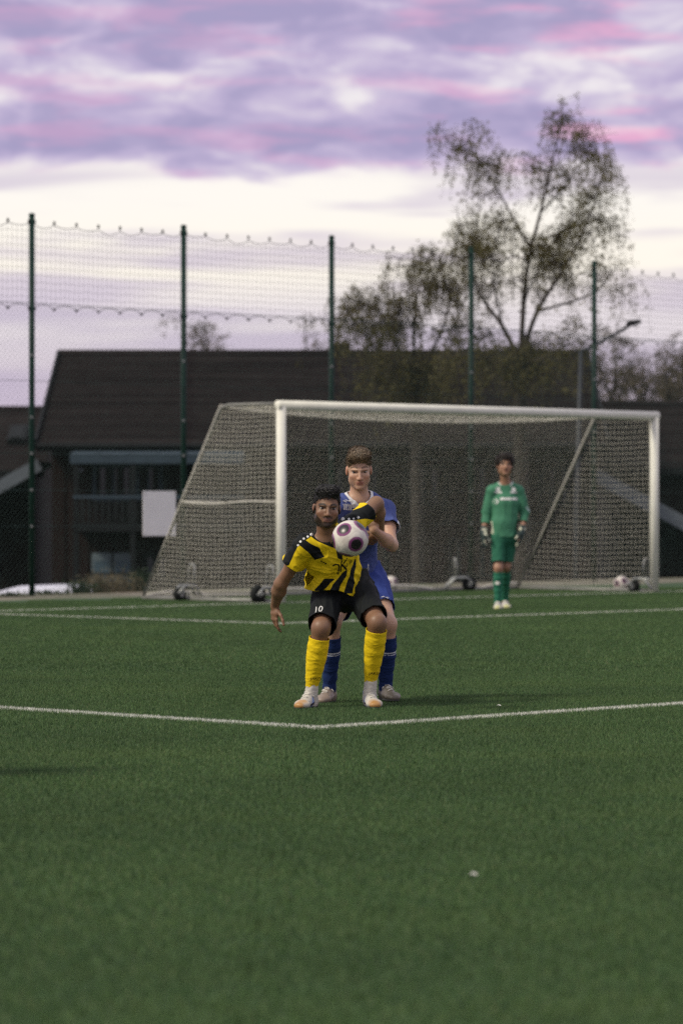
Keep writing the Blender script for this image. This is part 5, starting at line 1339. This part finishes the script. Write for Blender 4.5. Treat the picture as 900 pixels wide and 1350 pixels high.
def vf(v):
    v.eseg(j['pel'] + A3((-.02, 0, .10)), j['pel'] - A3((0, 0, .03)), (.140, .112), (.160, .12), lat_h, .03)
    for h_, k_, e_ in ((j['lh'], j['lk'], le_), (j['rh'], j['rk'], re_)): v.cone(h_, e_, .104, .082, .04); v.cone(e_, e_ + (k_ - h_) * .12, .082, .083, .02)
    v.cone(j['lh'] - A3((0, .08, .02)), j['rh'] - A3((0, .08, .02)), .085, .085, .04)
o_s2, Vs2, Fs2 = loft_cloth('shorts', vf, (-.35, -.3, .4), (.42, .55, 1.05), [lambda V: ~beyond(V, le_, j['lk'] - j['lh'], .16), lambda V: ~beyond(V, re_, j['rk'] - j['rh'], .16), lambda V: ~beyond(V, j['pel'] + A3((0, 0, .12)), (0, 0, 1), .3)], m_short2, p2, .010, 41, (.2, -.5, -.8), fq=16)
def diamond(cx, cy, w, h_): return [(cx - w, cy), (cx, cy + h_), (cx + w, cy), (cx, cy - h_)]
def twin_diamond(nm, c, w, up, rt, nrm, bv, parent):
    pts = diamond(-w * .35, 0, w, w * .42) + diamond(-w * .35, 0, w * .55, w * .2) + diamond(w * .75, w * .05, w * .55, w * .3)
    decal(nm, pts, [(0, 1, 5, 4), (1, 2, 6, 5), (2, 3, 7, 6), (3, 0, 4, 7), (8, 9, 10, 11)], c, rt, up, nrm, bv, m_white, parent)
twin_diamond('short_emblem', J2(507, 788, .05), .022, (0, 0, 1), (1, 0, -.1), (.2, -1, .1), bvh_of(Vs2, Fs2), o_s2)
P, Fc = text_shape('umbro', .016); decal('short_emblem', P, Fc, J2(508, 792, .05), (1, 0, -.1), (0, 0, 1), (.2, -1, .1), bvh_of(Vs2, Fs2), m_white, o_s2)
lse = j['ls'] + (j['le'] - j['ls']) * .60; rse = j['rs'] + (j['re'] - j['rs']) * .52
hemc = J2(474, 780, .26)
def vf(v):
    v.eseg(hemc, j['wst'], (.150, .12), (.126, .106), lat_h, .03); v.eseg(j['wst'], j['cst'], (.126, .106), (.158, .118), lat_s, .04); v.eseg(j['cst'], j['nb'] - A3((0, 0, .06)), (.158, .118), (.125, .078), lat_s, .04)
    for a, e_ in (('ls', lse), ('rs', rse)):
        s_ = j[a]; d = e_ - s_; v.cone(j['nb'] - A3((0, 0, .030)), s_, .056, .064, .03); v.cone(s_, e_, .068, .074, .035); v.cone(e_, e_ + d * .3, .074, .076, .02)
nkd2 = unit(nk - j['nb']); ncut = j['nb'] + A3((0, -.012, -.004))
def collar2(V):
    w = V - ncut; t = w @ nkd2; rr = np.linalg.norm(w - np.outer(t, nkd2), axis=1); vneck = .090 + .018 * np.clip(-w[:, 1] / .08, 0, 1); return np.maximum(rr - vneck, -(t + .06))
def cuff2(V):
    d = unit(j['re'] - j['rs']); t = (V - rse) @ d; rr = np.linalg.norm((V - rse) - np.outer(t, d), axis=1); return np.maximum(np.maximum(np.abs(t + .03) - .03, rr - .12), -(V[:, 0] - rse[0] - .058))
m_jer2 = cloth_mat('jersey_blue', BLU, None, None, .62, trims=(('collar', (.70, .70, .70)), ('cuff', (.62, .64, .68))))
o_j2, Vj2, Fj2 = loft_cloth('jersey', vf, (-.45, -.3, .6), (.42, .6, 1.5), [lambda V: ~beyond(V, lse, j['le'] - j['ls'], .13), lambda V: ~beyond(V, rse, j['re'] - j['rs'], .12), lambda V: V[:, 2] > hemc[2] - .01, lambda V: collar2(V) > -.018], m_jer2, p2, .011, 51, (.2, -.3, -.9), attrs={'collar': collar2, 'cuff': cuff2}, h=.0045, fq=17)
bj2 = bvh_of(Vj2, Fj2)
twin_diamond('chest_emblem', J2(461, 664, .1), .021, (0, 0, 1), (1, 0, .0), (-.1, -1, .1), bj2, o_j2)
P, Fc = text_shape('umbro', .020); decal('chest_emblem', P, Fc, J2(461.5, 668.5, .1), (1, 0, 0), (0, 0, 1), (-.1, -1, .1), bj2, m_white, o_j2)
for k in range(4): decal('chest_lettering', [(-.004, -.016), (.004, -.016), (.004, .016), (-.004, .016)], [(0, 1, 2, 3)], J2(457.5 + k * 2.6, 672.5, .1), (1, 0, 0), (0, 0, 1), (-.1, -1, .1), bj2, m_white, o_j2)
twin_diamond('side_emblem', J2(487.5, 748, .1), .020, (1, 0, .2), (0, 0, 1), (.3, -1, .1), bj2, o_j2)

# ================================================================== goalkeeper
D3 = 41.3
ORG3 = Vector((W(661, 0, D3).x, D3, 0)); p3 = empty('person', ORG3)
tag(p3, 'goalkeeper all in green with dark gloves, standing in front of the goal net', 'person', 'footballers')
def J3(px, py, dy): return A3(W(px, py, D3 + dy) - ORG3)
GRN = (.062, .205, .120)
j = dict(la=J3(656, 795, -.06), lt=J3(655, 801, -.24), ra=J3(665.5, 789, .34), rt=J3(668, 796, .16), lk=J3(656.5, 749, -.10), rk=J3(667, 747, .06),
         lh=J3(657, 707, .0), rh=J3(673, 707, .04), pel=J3(665, 704, .02), wst=J3(665, 690, .02), cst=J3(666, 662, .03), nb=J3(666, 634.5, .03),
         ls=J3(649, 647, .02), rs=J3(683, 647, .05), le=J3(641.5, 675, .06), lw=J3(637.5, 701, -.02), re=J3(691, 675, .08), rw=J3(688, 700, -.03))
H3 = J3(665, 614.5, -.02); R3 = head_rot(6, -6, 2)
sk3 = skin_mat('skin_keeper', (.36, .20, .125), None, (.1, .06, .04), (.20, .07, .05), (.05, .03, .02))
v = Vol((-.40, -.40, -.02), (.40, .40, 1.92), .006)
lat_h = j['rh'] - j['lh']; lat_s = j['rs'] - j['ls']
v.eseg(j['pel'], j['wst'], (.120, .09), (.112, .082), lat_h, .04); v.eseg(j['wst'], j['cst'], (.112, .082), (.126, .092), lat_s, .04); v.eseg(j['cst'], j['nb'] - A3((0, 0, .05)), (.126, .085), (.075, .05), lat_s, .04)
for a in ('ls', 'rs'): v.cone(j['nb'] - A3((0, 0, .03)), j[a], .034, .040, .03)
v.cone(j['nb'] - A3((0, 0, .03)), H3 + R3 @ A3((0, .012, -.07)), .058, .054, .025)
arm_body(v, j['ls'], j['le'], j['lw']); arm_body(v, j['rs'], j['re'], j['rw'])
leg_body(v, j['lh'], j['lk'], j['la'], j['lt'], .9); leg_body(v, j['rh'], j['rk'], j['ra'], j['rt'], .9)
hp = {'l': ((-.08, -.25, -1), (.9, .2, 0), (.15, -1, 0)), 'r': ((-.12, -.25, -1), (-.9, .2, 0), (-.15, -1, 0))}
for s in 'lr': add_hand(v, j[s + 'w'], *hp[s], (.25, .35, .3), k=.92)
add_head(v, H3, R3, 1.08, .95); v.ell(H3 + R3 @ A3((0, -.088, -.069)), (.012, .02, .010), R3, .004, True)
b3, V3, F3 = finish_body(v, H3, R3, 1.08, sk3, p3, brow_w=.005); eyes(H3, R3, 1.08, V3, F3, p3, (0, 0))
hr3 = hair_mat('hair_dark', (.022, .015, .011))
def keep3(x, y, z):
    f = np.interp(y, [-.11, -.08, -.055, -.03, -.005, .03, .06, .12], [.080, .070, .040, -.01, -.012, .0, -.05, -.07]); return z > f
hair(H3, R3, 1.08, [((0, .016, .053), (.086, .102, .088), .01), ((0, -.045, .100), (.062, .048, .034), .03), ((.05, 0, .06), (.045, .06, .05), .02), ((-.05, 0, .06), (.045, .06, .05), .02)], keep3, hr3, p3, 2600, .045, lambda q, rg: np.stack([q[:, 0] * 6 + rg.normal(0, .6, len(q)), rg.normal(0, .5, len(q)), rg.normal(0, .5, len(q))], 1), 15, h=.006, amp=.007, wid=.003)
for s, sg in (('l', -1), ('r', 1)):
    w_ = j[s + 'w']; v = Vol(w_ - .32, w_ + .15, .005); d = unit(hp[s][0]).astype(float); add_hand(v, w_ , *hp[s], (.3, .4, .35), k=1.22); v.cone(w_ - d * .035, w_ + d * .03, .042, .040, .015)
    Vq, Fq = v.net(); n1 = hash_noise(Vq * 22, 60 + sg)
    M = Mat('glove'); M.set(Base_Color=M.mix(M.ramp(M.attr('patch').outputs['Fac'], [(.56, 0.), (.60, 1.)]), (.016, .035, .032), (.55, .55, .42)), Roughness=.6); link_mesh('glove', quads_mesh('glove', Vq, Fq, {'patch': n1 * .5 + .5}), M.m, p3)
m_grn = cloth_mat('keeper_green', GRN); m_grn2 = cloth_mat('keeper_short_green', (.026, .125, .075)); m_sockg = cloth_mat('keeper_sock', (.030, .16, .095), (.7, .7, .65), 'mark')
for kn, an, t0, sd in (('lk', 'la', .10, 23), ('rk', 'ra', .10, 24)):
    sock(p3, j[kn], j[an], t0, (.052, .054, .052, .046, .041, .040), m_sockg, sd, attrs={'mark': (lambda V, t: np.full(len(V), 1.0)) if sd == 24 else (lambda V, t: np.maximum(np.abs(t - .13) - .018, np.abs(V[:, 0] - np.mean(V[:, 0]) + .01) - .026))}, low=.02, h=.006)
m_boot3 = boots('boot_keeper', (.62, .60, .54), (.50, .50, .22), (.30, .16, .12), None)
shoe(p3, j['la'], j['lt'], m_boot3, 2, 1.0, .045); shoe(p3, j['ra'], j['rt'], m_boot3, 3, 1.0, .045)
le_, re_ = j['lk'] + (j['lh'] - j['lk']) * .17, j['rk'] + (j['rh'] - j['rk']) * .17
def vf(v):
    v.eseg(j['pel'] + A3((0, 0, .08)), j['pel'] - A3((0, 0, .05)), (.138, .11), (.148, .112), lat_h, .03)
    for h_, k_, e_ in ((j['lh'], j['lk'], le_), (j['rh'], j['rk'], re_)): v.cone(h_, e_, .088, .076, .03); v.cone(e_, e_ + (k_ - h_) * .12, .076, .077, .02)
loft_cloth('shorts', vf, (-.3, -.3, .45), (.35, .35, 1.1), [lambda V: ~beyond(V, le_, j['lk'] - j['lh'], .105), lambda V: ~beyond(V, re_, j['rk'] - j['rh'], .105), lambda V: V[:, 2] < j['pel'][2] + .1], m_grn2, p3, .006, 61, (0, 0, -1), h=.006)
lse = j['le'] + (j['lw'] - j['le']) * .60; rse = j['re'] + (j['rw'] - j['re']) * .55; hemz = J3(0, 708.5, 0)[2]
def vf(v):
    v.eseg(A3((j['pel'][0], j['pel'][1], hemz - .05)), j['wst'], (.165, .125), (.150, .115), lat_h, .03); v.eseg(j['wst'], j['cst'], (.150, .115), (.158, .118), lat_s, .04); v.eseg(j['cst'], j['nb'] - A3((0, 0, .06)), (.158, .11), (.110, .072), lat_s, .04)
    for s in 'lr':
        s_, el, wr = j[s + 's'], j[s + 'e'], j[s + 'w']; v.cone(j['nb'] - A3((0, 0, .035)), s_, .056, .066, .03); v.cone(s_, el, .066, .066, .02); v.cone(el, wr, .052, .047, .012)
def trim3(V): return np.maximum(np.abs(V[:, 0] - (J3(649.5, 0, 0)[0] - (V[:, 2] - hemz) * .12)) - .012, V[:, 2] - hemz - .19) + np.where(V[:, 1] < .02, 0, .2)
nk3 = unit((H3 + R3 @ A3((0, .012, -.07))) - j['nb']); nc3 = j['nb'] + A3((0, -.01, -.018))
def collar3(V):
    w = V - nc3; t = w @ nk3; rr = np.linalg.norm(w - np.outer(t, nk3), axis=1); return np.maximum(np.maximum(rr - .092, -(t + .05)), .055 - np.abs(w[:, 0]))
def stripe3(V): return np.maximum(np.maximum(np.abs(V[:, 2] - J3(0, 667, 0)[2] + (V[:, 0] - j['re'][0]) * 1.0) - .012, -(np.abs(V[:, 0] - J3(666, 0, 0)[0]) - .245)), 0 - V[:, 0])
m_jer3 = cloth_mat('keeper_jersey', GRN, None, None, .65, trims=(('trim', (.62, .64, .50)), ('collar', (.5, .56, .52)), ('stripe', (.45, .55, .52))))
o_j3, Vj3, Fj3 = loft_cloth('jersey', vf, (-.42, -.35, .7), (.45, .4, 1.75), [lambda V: ~beyond(V, lse, j['lw'] - j['le'], .09), lambda V: ~beyond(V, rse, j['rw'] - j['re'], .09), lambda V: ~((V[:, 2] < hemz) & (np.abs(V[:, 0] - j['pel'][0]) < .195)), lambda V: ~beyond(V, nc3, nk3, .076, .002)], m_jer3, p3, .009, 71, (0, 0, -1), attrs={'trim': trim3, 'collar': collar3, 'stripe': stripe3}, h=.006, fq=11)
b3j = bvh_of(Vj3, Fj3)
for pts, px, py in ((disc(.030, 12), 653, 661), (disc(.024, 10), 676.8, 645), (disc(.028, 10), 656, 645)):
    decal('chest_emblem', pts[0], pts[1], J3(px, py, 0), (1, 0, 0), (0, 0, 1), (0, -1, 0), b3j, m_white, o_j3)
for k_ in range(11): decal('chest_lettering', [(-.0085, -.015), (.0085, -.013), (.0085, .013 + .003 * (k_ % 2)), (-.0085, .015)], [(0, 1, 2, 3)], J3(659.5 + k_ * 2.1, 657.6, 0), (1, 0, 0), (0, 0, 1), (0, -1, 0), b3j, m_white, o_j3)
for px, py, w_ in ((656, 649, .045), (676.8, 649, .040)): decal('chest_emblem', [(-w_, -.010), (-w_ / 3, -.010), (w_ / 3, -.010), (w_, -.010), (w_, .010), (w_ / 3, .010), (-w_ / 3, .010), (-w_, .010)], [(0, 1, 6, 7), (1, 2, 5, 6), (2, 3, 4, 5)], J3(px, py, 0), (1, 0, 0), (0, 0, 1), (0, -1, 0), b3j, m_white, o_j3)

# one more player just out of frame at the left: his shadow reaches into the picture
def copy_tree(o, parent=None):
    c = o.copy(); COL.objects.link(c); c.parent = parent
    for ch in list(o.children): copy_tree(ch, c)
    return c
p4 = copy_tree(p2); p4.location = (-2.50, 15.72, 0); p4.rotation_euler = (0, 0, rad(-50))
tag(p4, 'figure just outside the left edge whose shadow falls on the turf', 'person', 'footballers')
# ------------------------------------------------------------------ footballs
def ball(label, c, rot, r=.11):
    o = empty('football', c); o.rotation_euler = rot; tag(o, label, 'football', 'match balls')
    bm = bmesh.new(); bmesh.ops.create_icosphere(bm, subdivisions=5, radius=r); me = bpy.data.meshes.new('ball_shell'); 
    pts = np.array([(.34, -.88, -.33), (-.37, -.75, .54), (-.98, -.12, -.15), (.93, -.05, .36), (.1, .55, .83), (-.35, .8, -.35), (.55, .75, -.35), (-.25, -.1, -.96), (.6, -.3, .75)]); pts /= np.linalg.norm(pts, axis=1)[:, None]
    V = np.array([v.co for v in bm.verts]); N = V / np.linalg.norm(V, axis=1)[:, None]; dt = N @ pts.T; srt = np.sort(dt, axis=1); ang = np.degrees(np.arccos(np.clip(srt[:, -1], -1, 1))); gap = srt[:, -1] - srt[:, -2]; gap2 = srt[:, -2] - srt[:, -3]
    seam = np.minimum(np.abs(gap) , 1) ; V2 = N * (r - .0016 * np.clip(1 - seam / .035, 0, 1))[:, None]
    for v, p in zip(bm.verts, V2): v.co = p
    bm.to_mesh(me); bm.free(); at = me.attributes.new('spot', 'FLOAT', 'POINT'); at.data.foreach_set('value', (ang + hash_noise(N * 9, 3) * 1.2).astype(np.float32)); at = me.attributes.new('seam', 'FLOAT', 'POINT'); at.data.foreach_set('value', seam.astype(np.float32))
    link_mesh('ball_shell', me, m_ball, o, True); return o
M = Mat('ball'); sp = M.math('DIVIDE', M.attr('spot').outputs['Fac'], 60.0); gl = M.noise(55, 4, stretch=(.25, 1, .25))
c = M.mix(M.ramp(gl, [(.44, 0.), (.60, 1.)]), (.70, .66, .58), (.58, .53, .47))
c = M.mix(M.math('GREATER_THAN', M.noise(11, 1), .735), c, (.03, .03, .03))
c = M.mix(M.ramp(sp, [(.40, 1.), (.46, 0.)]), c, (.20, .05, .15)); c = M.mix(M.ramp(sp, [(.27, 1.), (.32, 0.)]), c, (.012, .009, .012))
c = M.mix(M.ramp(M.attr('seam').outputs['Fac'], [(0., 1.), (.012, 0.)]), c, (.35, .32, .29))
M.set(Base_Color=c, Roughness=.32); m_ball = M.m
# icosahedral spot nearest (0,1,ph) turned towards the camera, low right of the middle
def aim(v_from, v_to, roll=0.0):
    q = Vector(v_from).normalized().rotation_difference(Vector(v_to).normalized()); q = (Matrix.Rotation(roll, 3, Vector(v_to).normalized()).to_quaternion() @ q); return q.to_euler()
ph_ = (1 + 5 ** .5) / 2
bp = W(461.5, 710, 20.85); ball('white and maroon football in the air before the crouching player', bp, (0, 0, 0))
for px, py, vv, lb in ((514.5, 770, 1.2, 'white football lying inside the goal right of the players'), (818.5, 770, .75, 'pale football resting by the wheel lever at the right goal post')):
    # find the depth where a ball on the ground appears at this pixel
    d = (CAM_H - .11) * FPX / (py - HOR); p = W(px, py, d); p.z = .115; ball(lb, p, (vv * .3, .3, vv))
